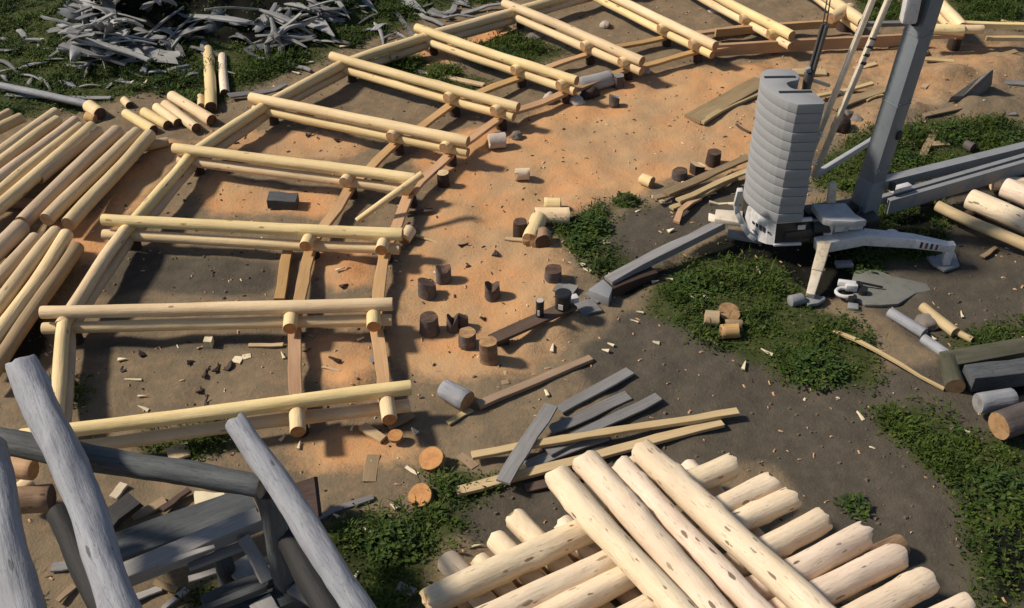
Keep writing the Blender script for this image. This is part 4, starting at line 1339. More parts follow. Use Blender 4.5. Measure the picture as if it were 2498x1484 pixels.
for u_ in (0.95, 2.3, 3.6):
    pl_ = mb_ + ax_ * u_ + fr_ * 0.178
    MB().beam(pl_ - ax_ * 0.012, pl_ + ax_ * 0.012, 0.36, 0.37, roll=math.radians(32), up=(0, 1, 0)).build('mast_collar', 'mast_paint', crane, True, 0.004).location += -fr_ * 0.178
    for e_ in (-0.13, 0.13):
        c_ = pl_ + rt_ * e_ + ax_ * 0.05
        MB().tube([c_ - fr_ * 0.01, c_ + fr_ * 0.014], 0.022, 8).build('bolt', 'steel', crane, True)

# hook block lying by the crane
hk = empty('hook_block', at(*Lq(960, 1080), 0), 'white crane hook block lying on the grey slab below the crane', 'hook')
m = MB()
cc_ = at(*Lq(930, 1120), 0.12)
pts = [cc_ + Vector((math.cos(t) * 0.16 - 0.02, math.sin(t) * 0.13, 0)) for t in [math.radians(q) for q in range(60, 300, 24)]]
pts.append(pts[-1] + Vector((0.10, 0.02, 0)))
m.tube(pts, 0.035, 8)
m.build('hook', 'white_paint', hk, True)
m = MB()
m.beam(at(*Lq(820, 990), 0.16), at(*Lq(1060, 1020), 0.16), 0.10, 0.12)
m.beam(at(*Lq(920, 1050), 0.14), at(*Lq(1080, 1060), 0.14), 0.09, 0.14)
m.build('block_housing', 'white_paint', hk, True, 0.02)
m = MB()
for q in ((1090, 1030), (1150, 1105), (1010, 1200)):
    m = MB()
    p = at(*Lq(*q), 0.1)
    m.tube([p - Vector((0.0, 0, 0.05)), p + Vector((0.0, 0, 0.05))], 0.08, 10)
    m.build('sheave', 'black', hk, True)
m = MB()
m.beam(at(*Lq(1090, 985), 0.14), at(*Lq(1415, 1052), 0.10), 0.03, 0.03)
m.build('pin', 'black', hk, True)
slabp = [tuple(at(*Lq(*p), 0.05)[:2]) for p in ((1040, 830), (1330, 815), (1540, 900), (2000, 1000), (2060, 1090), (1850, 1130), (1620, 1270), (1400, 1285), (1180, 1280), (1040, 1200), (1000, 980))]
tag(MB().prism(slabp, -0.02, 0.05).build('concrete_slab', 'dusty', None, True, 0.012, origin=at(*Lq(1500, 1060), 0)), 'thin pale grey slab lying on the ground below the right outrigger', 'slab')
tag(MB().beam(at(*Lq(790, 750), 0.1), at(*Lq(1010, 740), 0.1), 0.16, 0.08).build('steel_offcut', 'steel', None, True, 0.012, origin=at(*Lq(900, 745), 0)), 'small grey steel offcut under the right outrigger of the crane', 'offcut')
tag(MB().beam(at(*Lq(950, 1300), 0.04), at(*Lq(1090, 1320), 0.04), 0.16, 0.06).build('steel_offcut', 'steel', None, True, 0.012, origin=at(*Lq(1020, 1310), 0)), 'pale flat offcut lying below the hook block', 'offcut')

# steel beams to the right of the mast
def channel(name, a, b, w, h, label, mat='steel'):
    d = (b - a).normalized()
    s = Vector((-d.y, d.x, 0))
    m = MB()
    t = 0.018
    root = m.beam(a, b, w, t).build(name, mat, None, False, 0, origin=(a + b) / 2 - Vector((0, 0, h)))
    tag(root, label, 'beam', 'steel beams right of the crane')
    for q in (-1, 1):
        f = MB()
        o = s * q * (w / 2 - t)
        zz = Vector((0, 0, -h / 2 - t / 2 - 0.001))
        f.beam(a + o + zz, b + o + zz, t, h)
        f.build('flange', mat, root, False)
    return root


channel('steel_beam', at(*Mq(405, 585), 0.62), at(*Mq(2000, 195), 0.62), 0.20, 0.20, 'widest grey steel beam, farthest of the three running right from the mast')
channel('steel_beam', at(*Mq(380, 755), 0.62), at(*Mq(2000, 285), 0.62), 0.10, 0.16, 'thin grey steel beam in the middle of the three running right from the mast')
channel('steel_beam', at(*Mq(480, 782), 0.60), at(*Mq(2000, 345), 0.60), 0.10, 0.30, 'nearest grey steel beam, deepest of the three running right from the mast')
m = MB()
m.beam(at(*Mq(500, 690), 0.72), at(*Mq(680, 640), 0.72), 0.14, 0.10)
tag(m.build('steel_clamp', 'white_paint', None, True, 0.02, origin=at(*Mq(590, 665), 0.6)), 'white clamp bolted between the steel beams near the mast', 'clamp')
for (x, y, lab) in ((760, 730, 'left'), (1750, 480, 'right')):
    tr = at(*Mq(x, y), 0.30)
    m = MB()
    m.beam(tr + Vector((-0.05, 0.45, -0.05)), tr + Vector((0.1, -0.28, -0.05)), 0.24, 0.10)
    m.beam(tr + Vector((-0.04, 0.38, -0.1)), tr + Vector((-0.04, 0.38, -0.32)), 0.16, 0.16)
    m.beam(tr + Vector((0.09, -0.22, -0.1)), tr + Vector((0.09, -0.22, -0.32)), 0.16, 0.16)
    tag(m.build('trestle', 'dark_steel', None, True, 0.01, origin=tr - Vector((0, 0, 0.3))), 'dark trestle under the %s part of the grey steel beams' % lab, 'trestle')

# ------------------------------------------------------------------ logs and timber at the right edge
RG = 'pale logs lying at the right edge'
zlog(Mq(1265, 770), Mq(2050, 1120), 44, 0.34, label='thick creamy log with a dark knot at the right edge', group=RG, mat='peeled_front', end='end_pale', bend=0.03, knobs=3, nr=18)
zlog(Mq(1600, 660), Mq(2200, 900), 44, 0.36, label='thick bright log behind the creamy knotted log at the right edge', group=RG, mat='peeled_front', end='end_pale', bend=0.03, nr=18)
zlog(Mq(1480, 620), Mq(2200, 640), 30, 0.2, label='pale log farthest back at the right edge below the steel beams', group=RG, mat='peeled_front', end='end_pale', bend=0.03, nr=16)
zlog(Mq(945, 840), Mq(2000, 1300), 24, 0.30, label='thin greenish log nearest the camera at the right edge', group=RG, mat='peeled_dull', end='end', bend=0.03)
zlog(Mq(1150, 1010), Mq(1420, 830), 24, 0.10, label='dark bearer under the pale logs at the right edge', mat='post', end='end_dark')
plank('grey_board', at(*Mq(1390, 1330), 0.03), at(*Mq(1530, 1245), 0.03), 0.09, 0.025, 'tan_board', 'small tan stick on the ground below the thin greenish log', 'board')
plank('thin_pole', at(2035, 809, 0.10), at(2306, 944, 0.10), 0.055, 0.05, 'cream_board', 'thin pale pole lying slantwise over the weeds', 'pole', None, 0.03)
zlog((2170, 762), (2255, 815), 24, 0.08, label='flat grey log slice sunk in the mud right of the grey slab', mat='grey_log', end='end_grey', name='grey_log')
zlog((2250, 748), (2330, 812), 22, 0.10, label='pinkish grey rounded log sunk in the mud at the right', mat='peeled_dull', end='end', name='sunken_log')
zlog((2330, 808), (2372, 830), 14, 0.08, label='small mossy log end beyond the pinkish grey log', mat='peeled_dull', end='end', name='sunken_log')
zlog((2252, 826), (2312, 868), 22, 0.10, label='short grey log below the brown hollow at the right', mat='grey_log', end='end_grey', name='sunken_log')
rock('earth_clod', at(2262, 790, 0), 0.26, 0.22, 0.10, 'stone', 'brown clod of earth between the sunken logs at the right', 'clod')
plank('squared_beam', at(2300, 888, 0.14), at(2520, 850, 0.14), 0.36, 0.24, 'mossy', 'mossy squared beam at the right edge', 'beam', 'old dark timbers at the right edge')
plank('squared_beam', at(2360, 925, 0.20), at(2520, 902, 0.20), 0.34, 0.30, 'dark_log', 'dark squared beam nearer than the mossy one', 'beam', 'old dark timbers at the right edge')
zlog((2312, 880), (2330, 945), 40, 0.14, label='mossy stump piece at the left end of the mossy beam', mat='mossy', end='end', name='log_billet', cat='billet', step=0.1, bend=0)
zlog((2385, 985), (2470, 972), 44, 0.30, label='whitish grey log end by the dark gap at the right edge', mat='grey_log', end='end_grey', name='grey_log', bend=0, step=0.1)
zlog((2436, 1040), (2540, 1005), 62, 0.30, label='sawn log with a brown spotted end face at the right edge', mat='stump', end='end', name='barked_log', bend=0, step=0.1, nr=18)

# ------------------------------------------------------------------ boards in the middle foreground
BD = 'loose boards lying on the mud in the foreground'
for (a, b, w, th, z, m, lab) in [
    (E(985, 1465), E(1790, 1130), 0.15, 0.07, 0.06, 'tan_board', 'long tan beam lying right of the short grey log'),
    (E(2065, 1225), E(1560, 1500), 0.20, 0.04, 0.08, 'grey_board', 'grey board reaching farthest up among the foreground boards'),
    (E(2060, 1400), E(1500, 1640), 0.22, 0.035, 0.05, 'grey_board', 'wide bluish grey board second from the top of the foreground boards'),
    (E(2270, 1400), E(1480, 1800), 0.19, 0.04, 0.10, 'grey_board', 'grey board with a slanted end pointing right among the foreground boards'),
    (Hh(2250, 400), Hh(1320, 640), 0.16, 0.03, 0.03, 'brown_board', 'dark brown board lying under the two long cream boards'),
    (Hh(1900, 250), Hh(1330, 470), 0.20, 0.03, 0.045, 'grey_board', 'short blue grey board between the crossing boards'),
    (Hh(940, 400), I(410, 75), 0.14, 0.06, 0.17, 'cream_board', 'upper of the two long cream boards'),
    (Hh(830, 655), I(300, 160), 0.165, 0.06, 0.10, 'cream_board', 'lower of the two long cream boards, nearest the log stack'),
    (Hh(1500, 40), Hh(1160, 590), 0.23, 0.04, 0.27, 'grey_board', 'wide dark grey board lying crosswise on top of the other boards')]:
    plank('loose_board', at(*a, z), at(*b, z), w, th, m, lab, 'board', BD, 0.012)
plank('tan_board', at(E(1080, 1330)[0], E(1080, 1330)[1], 0.02), at(*E(1200, 1300), 0.02), 0.12, 0.03, 'tan_board', 'flat tan offcut beside the short grey log', 'offcut')
log('log_billet', at(*E(740, 1345), 0.17), at(*E(910, 1440), 0.17), 0.165, 0.175, 'grey_log', 'end', 0, 18, 0.1, 0.05, label='short fat grey log lying by the end of the long tan beam', cat='billet')
plank('purple_plank', at(*E(1085, 1000), 0.24), at(*E(1660, 745), 0.24), 0.26, 0.06, 'brown_board', 'dark purple brown plank lying on the sawdust bank with two black cans on it', 'plank', None, 0.004)
for (x, y, lab) in ((1150, 990, 'near'), (1600, 790, 'far')):
    q = at(*E(x, y), 0.1)
    log('log_billet', (q.x - .14, q.y, 0.09), (q.x + .14, q.y, 0.09), 0.10, 0.10, 'post', 'end_dark', 0, 10, 0.1, label='dark billet propping the %s end of the purple brown plank' % lab, cat='billet')


def can(px, py, r, h, label, white):
    p = at(*E(px, py), 0.275)
    o = empty('black_can', p, label, 'can', None)
    MB().tube([p, p + Vector((0, 0, h * 0.82)), ], r, 18).build('body', 'black', o, True, 0.008)
    MB().tube([p + Vector((0, 0, h * 0.82)), p + Vector((0, 0, h * 0.9))], r * 1.06, 18).build('rim', 'black', o, True, 0.004)
    MB().tube([p + Vector((0, 0, h * 0.9)), p + Vector((0, 0, h * 0.93))], r * 0.9, 18).build('lid', white, o, True)
    d = Vector((-0.35, -1, 0)).normalized()
    s = Vector((-d.y, d.x, 0))
    m = MB()
    c = p + d * (r * 1.0) + Vector((0, 0, h * 0.3))
    m.hull8([c - s * r * .3 - Vector((0, 0, h * .15)), c + s * r * .3 - Vector((0, 0, h * .15)), c + s * r * .3 + Vector((0, 0, h * .15)), c - s * r * .3 + Vector((0, 0, h * .15))],
            [q + d * 0.012 for q in (c - s * r * .3 - Vector((0, 0, h * .15)), c + s * r * .3 - Vector((0, 0, h * .15)), c + s * r * .3 + Vector((0, 0, h * .15)), c - s * r * .3 + Vector((0, 0, h * .15)))])
    m.build('paper_label', 'white_paint', o, False)
    return o


can(1425, 825, 0.07, 0.36, 'slim black can with a pale top standing on the purple brown plank', 'pale_stone')
can(1590, 765, 0.14, 0.34, 'wide black bucket with white patches standing at the far end of the purple brown plank', 'black')
m = MB()
p = at(*E(1640, 712), 0.3)
m.beam(p, p + Vector((0.14, 0.05, 0)), 0.14, 0.12)
tag(m.build('white_box', 'white_paint', None, True, 0.015, origin=p - Vector((0, 0, 0.06))), 'small white box beside the wide black bucket', 'box')
plank('pale_sheet', at(*E(1540, 610), 0.06), at(*E(1680, 650), 0.06), 0.3, 0.03, 'grey_board', 'pale sheet of wood behind the wide black bucket', 'sheet')
for (a, b, lab) in ((E(1790, 705), E(1920, 640), 'grey flat plate on the ground above the wide black bucket'), (E(1700, 790), E(1830, 750), 'grey flat plate lying right of the wide black bucket')):
    plank('grey_plate', at(*a, 0.05), at(*b, 0.05), 0.36, 0.04, 'grey_board', lab, 'plate')


# ------------------------------------------------------------------ stumps with notched tops
def stump(px, py, r, h, kind, label, mat='stump', end='end_dark', group='dark notched stumps standing on the sawdust'):
    SEED[0] += 1
    s = SEED[0] * 3.1
    c = at(px, py, 0.0)
    nr, nz = 22, 7
    rot = {'v': 0.0, 'slant': 0.6, 'flat': 0.0, 'cup': 0.2}.get(kind, 0)
    v, f, mi = [], [], []

    def top(x, y):
        u = (x * math.cos(rot) + y * math.sin(rot)) / r
        if kind == 'v':
            return h * (0.52 + 0.48 * min(1, abs(u) ** 1.0))
        if kind == 'slant':
            return h * (0.80 - 0.22 * u) + (0.10 * h if u > 0.75 else 0)
        if kind == 'cup':
            return h * (0.78 + 0.22 * max(0, abs(u) - 0.25) / 0.75)
        return h * (1 + 0.02 * u)
    for q in range(nz + 1):
        t = q / nz
        for k in range(nr):
            a = 2 * math.pi * k / nr
            rr = r * (1.06 - 0.08 * t) * (1 + 0.13 * noise.noise(Vector((math.cos(a) * 1.5 + s, math.sin(a) * 1.5, t * 0.8 + s))) + 0.09 * noise.noise(Vector((math.cos(a) * 5 + s, math.sin(a) * 5, t * 0.6 - s))))
            x, y = math.cos(a) * rr, math.sin(a) * rr
            v.append((x, y, -0.04 + (top(x, y) + 0.04) * t))
    for q in range(nz):
        for k in range(nr):
            k2 = (k + 1) % nr
            f.append((q * nr + k, q * nr + k2, (q + 1) * nr + k2, (q + 1) * nr + k))
    o = link('stump', v, f, [mat], None, None, True, Matrix.Translation((c.x, c.y, 0)))
    tag(o, label, 'stump', group)
    # top surface as rings so that the notch shows
    tv, tf = [], []
    rings = 5
    for q in range(rings):
        t = 1 - q / rings
        for k in range(nr):
            x, y, z = v[nz * nr + k]
            x, y = x * t, y * t
            tv.append((x, y, top(x, y)) if q else v[nz * nr + k])
    for q in range(rings - 1):
        for k in range(nr):
            k2 = (k + 1) % nr
            tf.append((q * nr + k, q * nr + k2, (q + 1) * nr + k2, (q + 1) * nr + k))
    tv.append((0, 0, top(0, 0)))
    for k in range(nr):
        tf.append(((rings - 1) * nr + k, (rings - 1) * nr + (k + 1) % nr, rings * nr))
    link('cut_top', tv, tf, [end], None, o, False)
    return o


stump(*E(740, 572), 0.135, 0.31, 'cup', 'dark stump with a hollowed square top, farthest left of the row by the second crossbar')
stump(*E(622, 668), 0.155, 0.33, 'slant', 'fat dark stump with a slanting pale top and a raised splinter')
stump(*E(1085, 678), 0.14, 0.28, 'v', 'stump with a deep V notch standing alone on the open sawdust')
stump(*E(640, 940), 0.16, 0.33, 'flat', 'round black topped stump nearest the first crossbar ends')
stump(*E(806, 932), 0.10, 0.36, 'v', 'narrow half of the split notched stump, left side')
stump(*E(880, 905), 0.09, 0.30, 'slant', 'narrow half of the split notched stump, right side')
stump(*E(910, 1035), 0.145, 0.28, 'flat', 'stump with a pale sawn top in front of the split notched stump', 'stump', 'end')
stump(*E(1062, 1160), 0.15, 0.46, 'flat', 'tallest stump at the near end of the purple brown plank', 'bark', 'end')
stump(*E(1520, 580), 0.16, 0.28, 'flat', 'dull grey stump at the edge of the sawdust above the black bucket', 'stump', 'end_dark')
stump(*B(738, 1320), 0.125, 0.30, 'flat', 'stump with a pinkish top below the fourth crossbar end', 'post', 'end_pale')
stump(*B(2420, 1275), 0.15, 0.20, 'flat', 'low dark stump left of the slab pile', 'stump', 'end_dark')
stump(*Cc(120, 1230), 0.15, 0.24, 'slant', 'dark stump with a pale cut beside the slab pile', 'post', 'end_pale')
stump(*Cc(235, 1165), 0.15, 0.28, 'flat', 'dark round stump behind the pale cut stump by the slab pile', 'post', 'end_dark')
stump(*E(1285, 250), 0.135, 0.32, 'flat', 'black square looking stump left of the split pale logs', 'post', 'end_dark')
stump(*B(1955, 755), 0.12, 0.30, 'slant', 'grey pointed stump on the sawdust near the far crossbar ends', 'stump', 'end_grey')
stump(*B(1985, 620), 0.12, 0.30, 'flat', 'grey stump behind the pointed one near the far crossbar ends', 'stump', 'end_grey')

# pale billets on the sawdust
PB = 'pale billets lying about on the sawdust'
for (a, b, r, m, e, lab) in [
    (B(1250, 1245), B(1350, 1240), 0.125, 'peeled_front', 'end', 'short cream billet with a notched end lying alone in the middle of the sawdust'),
    (B(2150, 1275), B(2225, 1305), 0.125, 'peeled', 'end', 'tan billet lying left of the dark low stump'),
    (E(1455, 30), E(1575, 35), 0.14, 'peeled', 'end_dark', 'upper pale billet of the split logs beside the bushy weed'),
    (E(1390, 110), E(1640, 115), 0.17, 'peeled', 'end_dark', 'longest pale log of the split logs beside the bushy weed'),
    (E(1420, 130), E(1355, 290), 0.17, 'peeled', 'end', 'fat pale log pointing at the camera beside the bushy weed'),
    (E(1440, 240), E(1450, 300), 0.16, 'bark', 'end_dark', 'dark mossy billet half hidden at the edge of the bushy weed'),
    (B(1060, 1010), B(1180, 1000), 0.17, 'pale_stone', 'end_pale', 'pinkish white round block by the fifth crossbar end'),
    (Fc(175, 840), Fc(280, 850), 0.14, 'peeled_dull', 'end', 'pale square firewood block in the weeds, left of its group'),
    (Fc(290, 940), Fc(420, 935), 0.13, 'hewn', 'end', 'yellowish firewood block nearest the camera in the weeds'),
    (Fc(320, 885), Fc(440, 890), 0.09, 'tan_board', 'end', 'thin tan firewood piece between the two firewood blocks'),
]:
    z = r
    log('log_billet', at(*a, z), at(*b, z), r * 0.97, r, m, e, 0, 16, 0.08, 0.06, 0.02, label=lab, cat='billet', group=PB)


def disk(px, py, r, th, tilt, label, mat='bark', end='end_orange'):
    p = at(px, py, 0.10)
    n = Vector((tilt[0], tilt[1], 1)).normalized()
    return log('log_slice', p - n * th / 2, p + n * th / 2, r, r, mat, end, 0, 18, 0.05, 0.06, label=label, cat='slice', group='round slices of log lying on the ground')


disk(*Hh(655, 425), 0.20, 0.10, (-0.35, -0.3), 'tan round slice of log tilted on the ground left of the long boards')
disk(*Hh(580, 690), 0.185, 0.12, (-0.3, -0.35), 'orange round slice of log below the tan slice, nearer the camera')
disk(*Fc(345, 810), 0.20, 0.10, (0.1, -0.3), 'mossy brown slice of log on top of the firewood group in the weeds', 'bark', 'end')
disk(*Hh(395, 260), 0.12, 0.05, (0.0, -0.1), 'small orange slice lying by the nearest crossbar end')

# rocks by the far crossbar ends
zlog(B(1700, 620), B(1925, 560), 34, 0.16, label='fat grey cracked log chunk lying at the sixth crossbar ends', mat='pale_grey_board', end='end_grey', name='log_billet', cat='billet', bend=0, step=0.08, rough=0.12, jag=0.03, nr=18)
rock('boulder', at(*B(1780, 690), 0), 0.26, 0.16, 0.16, 'post', 'dark low rock in front of the large cracked boulder', 'boulder')
rock('boulder', at(*B(1690, 745), 0), 0.20, 0.14, 0.13, 'pale_stone', 'pinkish pale rock on the sawdust in front of the dark low rock', 'boulder')
rock('boulder', at(*B(1490, 730), 0), 0.17, 0.14, 0.15, 'pale_stone', 'small pale rock under the sixth crossbar end', 'boulder')
rock('boulder', at(*B(1260, 980), 0), 0.14, 0.12, 0.10, 'stone', 'small brown rock right of the fifth crossbar end', 'boulder')
rock('boulder', at(*B(2180, 520), 0), 0.13, 0.10, 0.10, 'pale_stone', 'small pale stone under the seventh crossbar end', 'boulder')
for (x, y, sx, sy, sz, m, lab) in [(2370, 268, .22, .18, .2, 'pale_stone', 'pale rough stone on the spoil right of the mast'), (2090, 300, .16, .12, .12, 'stone', 'small dark stone on yellow sawdust behind the struts'), (2065, 283, .14, .12, .1, 'stone', 'second small dark stone on yellow sawdust behind the struts'), (2050, 318, .2, .2, .3, 'post', 'dark stone behind the thin strut'), (1745, 30, .2, .14, .09, 'pale_stone', 'pale flat stone between the eighth and ninth crossbars'), (1475, 65, .16, .12, .1, 'pale_stone', 'pale stone inside the seventh bay of the frame'), (1300, 95, .28, .18, .08, 'stone', 'dull stone in the sixth bay of the frame'), (1215, 72, .22, .2, .2, 'pale_stone', 'pale lump beside the outer post of the eighth crossbar')]:
    rock('boulder', at(x, y, 0), sx, sy, sz, m, lab, 'boulder')
q = at(2405, 185, 0)
m = MB()
m.hull8([at(*p, z) for p, z in (((2318, 238), .30), ((2378, 246), .10), ((2420, 205), .12), ((2424, 170), .62))], [at(*p, z) - Vector((0.05, 0, 0.25)) for p, z in (((2318, 238), .30), ((2378, 246), .10), ((2420, 205), .12), ((2424, 170), .62))])
m.hull8([at(*p, z) for p, z in (((2320, 236), .36), ((2395, 182), .55), ((2424, 168), .64), ((2350, 236), .30))], [at(*p, z) - Vector((0, -0.02, 0.12)) for p, z in (((2320, 236), .36), ((2395, 182), .55), ((2424, 168), .64), ((2350, 236), .30))])
tag(m.build('concrete_block', 'stone', None, False, 0.015, origin=at(2380, 225, 0)), 'broken grey concrete block tilted on the spoil at the upper right', 'block')

# planks lying left of the counterweights
SP_ = 'slabs of wood piled left of the counterweights'
plank('broad_plank', at(1690, 290, 0.06), at(1860, 200, 0.06), 0.46, 0.09, 'tan_board', 'broad brown plank lying on the sawdust left of the crane', 'plank', None, 0.02)
plank('narrow_plank', at(1712, 300, 0.05), at(1870, 215, 0.05), 0.13, 0.06, 'cream_board', 'narrow pale plank along the near side of the broad brown plank', 'plank', None, 0.03)
for (a, b, w, z, m, lab) in [
    ((1620, 475), (1830, 380), 0.20, 0.20, 'tan_board', 'top brown slab of the pile left of the counterweights'),
    ((1600, 490), (1840, 405), 0.14, 0.16, 'tan_board', 'second slab of the pile left of the counterweights'),
    ((1650, 485), (1840, 415), 0.14, 0.22, 'cream_board', 'pale slab in the middle of the pile left of the counterweights'),
    ((1640, 505), (1790, 440), 0.12, 0.10, 'cream_board', 'curved pale slab low in the pile left of the counterweights'),
    ((1648, 540), (1700, 480), 0.13, 0.10, 'hewn', 'tan slab pointing at the camera from the pile left of the counterweights'),
    ((1700, 480), (1800, 432), 0.12, 0.08, 'cream_board', 'low pale slab along the near side of the pile left of the counterweights'),
    ((1590, 488), (1640, 490), 0.10, 0.05, 'chip', 'short pale splinter at the left end of the slab pile'),
    ((1730, 492), (1800, 500), 0.08, 0.04, 'chip', 'thin white strip lying below the slab pile by the crane')]:
    plank('wood_slab', at(*a, z), at(*b, z), w, 0.05, m, lab, 'slab', SP_, 0.05)
plank('pale_board', at(1795, 303, 0.03), at(1830, 325, 0.03), 0.05, 0.03, 'brown_board', 'small dark stick on the sawdust left of the counterweights', 'stick')
for (a, b, w, m, lab) in [
    ((2245, 395), (2280, 320), 0.16, 'tan_board', 'greenish upright looking board lying in the grass right of the mast'),
    ((2270, 352), (2315, 350), 0.16, 'tan_board', 'short greyish board beside the greenish board right of the mast'),
    ((2195, 350), (2232, 352), 0.14, 'cream_board', 'pale oval piece of wood right of the mast')]:
    plank('grass_board', at(*a, 0.08), at(*b, 0.08), w, 0.04, m, lab, 'board')
zlog((2355, 352), (2375, 362), 20, 0.12, label='mossy log butt in the grass above the steel beams', mat='stump', end='end_dark', name='log_billet', cat='billet', bend=0, step=0.1)
plank('pale_timber', at(1995, 235, 0.10), at(2130, 205, 0.10), 0.12, 0.06, 'cream_board', 'pale narrow board behind the tie struts', 'board')
plank('pale_timber', at(2030, 262, 0.05), at(2160, 218, 0.05), 0.26, 0.05, 'tan_board', 'tan board lying behind the tie struts, nearer than the narrow one', 'board')
plank('pale_timber', at(1935, 175, 0.06), at(2015, 178, 0.06), 0.30, 0.05, 'cream_board', 'pale slab just behind the top of the counterweights', 'board')

# offcuts and weeds on the spoil behind the crane
for (x_, y_, a_, l_, w_, mt_n, lab_) in [
    (2215, 118, 0.1, 1.0, 0.16, 'tan_board', 'tan board lying across the spoil right of the mast, below the last crossbar'),
    (2290, 150, -0.2, 0.7, 0.14, 'cream_board', 'pale board on the spoil above the broken concrete block'),
    (2440, 135, 0.3, 0.9, 0.16, 'tan_board', 'tan board on the spoil near the upper right corner'),
    (2470, 205, -0.3, 0.8, 0.20, 'grey_board', 'grey board on the spoil right of the broken concrete block'),
    (2265, 205, 0.9, 0.6, 0.12, 'cream_board', 'pale offcut on the spoil left of the broken concrete block'),
    (2205, 258, 0.5, 0.7, 0.16, 'tan_board', 'tan offcut right beside the mast on the spoil'),
    (2300, 275, 0.35, 1.1, 0.16, 'tan_board', 'long tan board below the broken concrete block'),
    (2450, 280, -0.1, 0.5, 0.12, 'grey_board', 'short grey offcut at the far right above the steel beams'),
    (2420, 330, 0.4, 0.4, 0.14, 'cream_board', 'pale offcut in the grass above the steel beams'),
    (2110, 165, 0.3, 0.6, 0.14, 'cream_board', 'pale offcut on the sawdust between the struts and the mast'),
    (2130, 240, 0.5, 0.5, 0.12, 'cream_board', 'pale splinter on the yellow sawdust left of the mast'),
    (2480, 60, -0.5, 0.8, 0.10, 'cream_board', 'pale stick in the grass at the upper right corner')]:
    c_ = on_ground(x_, y_) + Vector((0, 0, 0.035))
    d_ = Vector((math.cos(a_), math.sin(a_), 0.03)) * l_ / 2
    plank('offcut_board', c_ - d_, c_ + d_, w_, 0.04, mt_n, lab_, 'offcut', None, 0.015)
weed(2330, 330, 0.5, 0.22, 'rough weed clump in the grass above the steel beams', 300)
weed(2455, 345, 0.4, 0.2, 'rough weed clump at the right edge above the steel beams', 240)
weed(2210, 395, 0.4, 0.22, 'rough weed clump beside the mast above the steel beams', 260)
weed(2100, 640, 0.45, 0.16, 'weeds growing under the right outrigger of the crane', 240)
weed(960, 1330, 0.4, 0.25, 'dark weed clump in the grass left of the near log stack', 320)
weed(2440, 1200, 0.5, 0.2, 'dark weed clump in the grass at the right edge', 320)

# pieces inside the bays of the frame
plank('dark_box_board', at(655, 490, 0.12), at(725, 490, 0.12), 0.34, 0.20, 'dark_log', 'dark square block of timber lying in the third bay of the frame', 'block')
m = [((499, 835), (519, 835), 0.16, 0.15, 'chip', 'white cube of wood standing in the first bay of the frame'),
     ((605, 843), (690, 842), 0.09, 0.03, 'cream_board', 'pale flat strip at the far side of the first bay'),
     ((568, 876), (590, 880), 0.16, 0.02, 'chip', 'pale triangular scrap in the first bay, left of its twin'),
     ((592, 872), (612, 868), 0.12, 0.02, 'chip', 'second pale triangular scrap in the first bay'),
     ((303, 926), (345, 926), 0.05, 0.02, 'chip', 'thin white sliver in the middle of the first bay'),
     ((1040, 178), (1180, 208), 0.16, 0.05, 'cream_board', 'pale curved slab lying in the sixth bay of the frame'),
     ((985, 160), (1050, 185), 0.12, 0.04, 'grey_board', 'grey slab lying left of the pale curved slab in the sixth bay'),
     ((820, 680), (845, 705), 0.12, 0.03, 'cream_board', 'pale scrap standing in the second bay near the middle plank'),
     ((850, 690), (870, 710), 0.08, 0.02, 'chip', 'small pale scrap right of the standing scrap in the second bay'),
     ((785, 895), (830, 905), 0.05, 0.02, 'cream_board', 'short splinter between the two planks of the first bay'),
     ((885, 1040), (935, 1072), 0.16, 0.05, 'cream_board', 'pale wedge lying in front of the nearest crossbar'),
     ((945, 1040), (1005, 1010), 0.16, 0.04, 'tan_board', 'brown offcut under the inner end of the nearest crossbar'),
     ((1090, 1032), (1150, 1000), 0.10, 0.03, 'cream_board', 'pale splinter lying above the tan round slice'),
     ((990, 1140), (1020, 1158), 0.06, 0.03, 'chip', 'white splinter below the tan round slice'),
     ((1120, 1110), (1160, 1140), 0.14, 0.03, 'tan_board', 'tan scrap by the left end of the upper cream board'),
     ((905, 880), (940, 870), 0.16, 0.05, 'grey_board', 'grey scrap lying on the inner plank of the first bay'),
     ((1015, 575), (1068, 592), 0.05, 0.02, 'cream_board', 'thin splinter right of the second crossbar end'),
     ((1232, 582), (1275, 585), 0.10, 0.03, 'cream_board', 'pale scrap beside the black square looking stump'),
     ((970, 1430), (1010, 1450), 0.14, 0.07, 'grey_board', 'grey block of wood in the dark grass left of the near stack'),
     ((900, 1175), (912, 1110), 0.20, 0.02, 'tan_board', 'flat grey brown sheet trodden into the earth below the nearest crossbar'),
     ((1195, 905), (1235, 912), 0.12, 0.02, 'cream_board', 'pale scrap below the tallest stump')]
for a, b, w, th, mt, lab in m:
    plank('wood_scrap', at(*a, th / 2 + 0.01), at(*b, th / 2 + 0.01), w, th, mt, lab, 'scrap', None, 0.004)

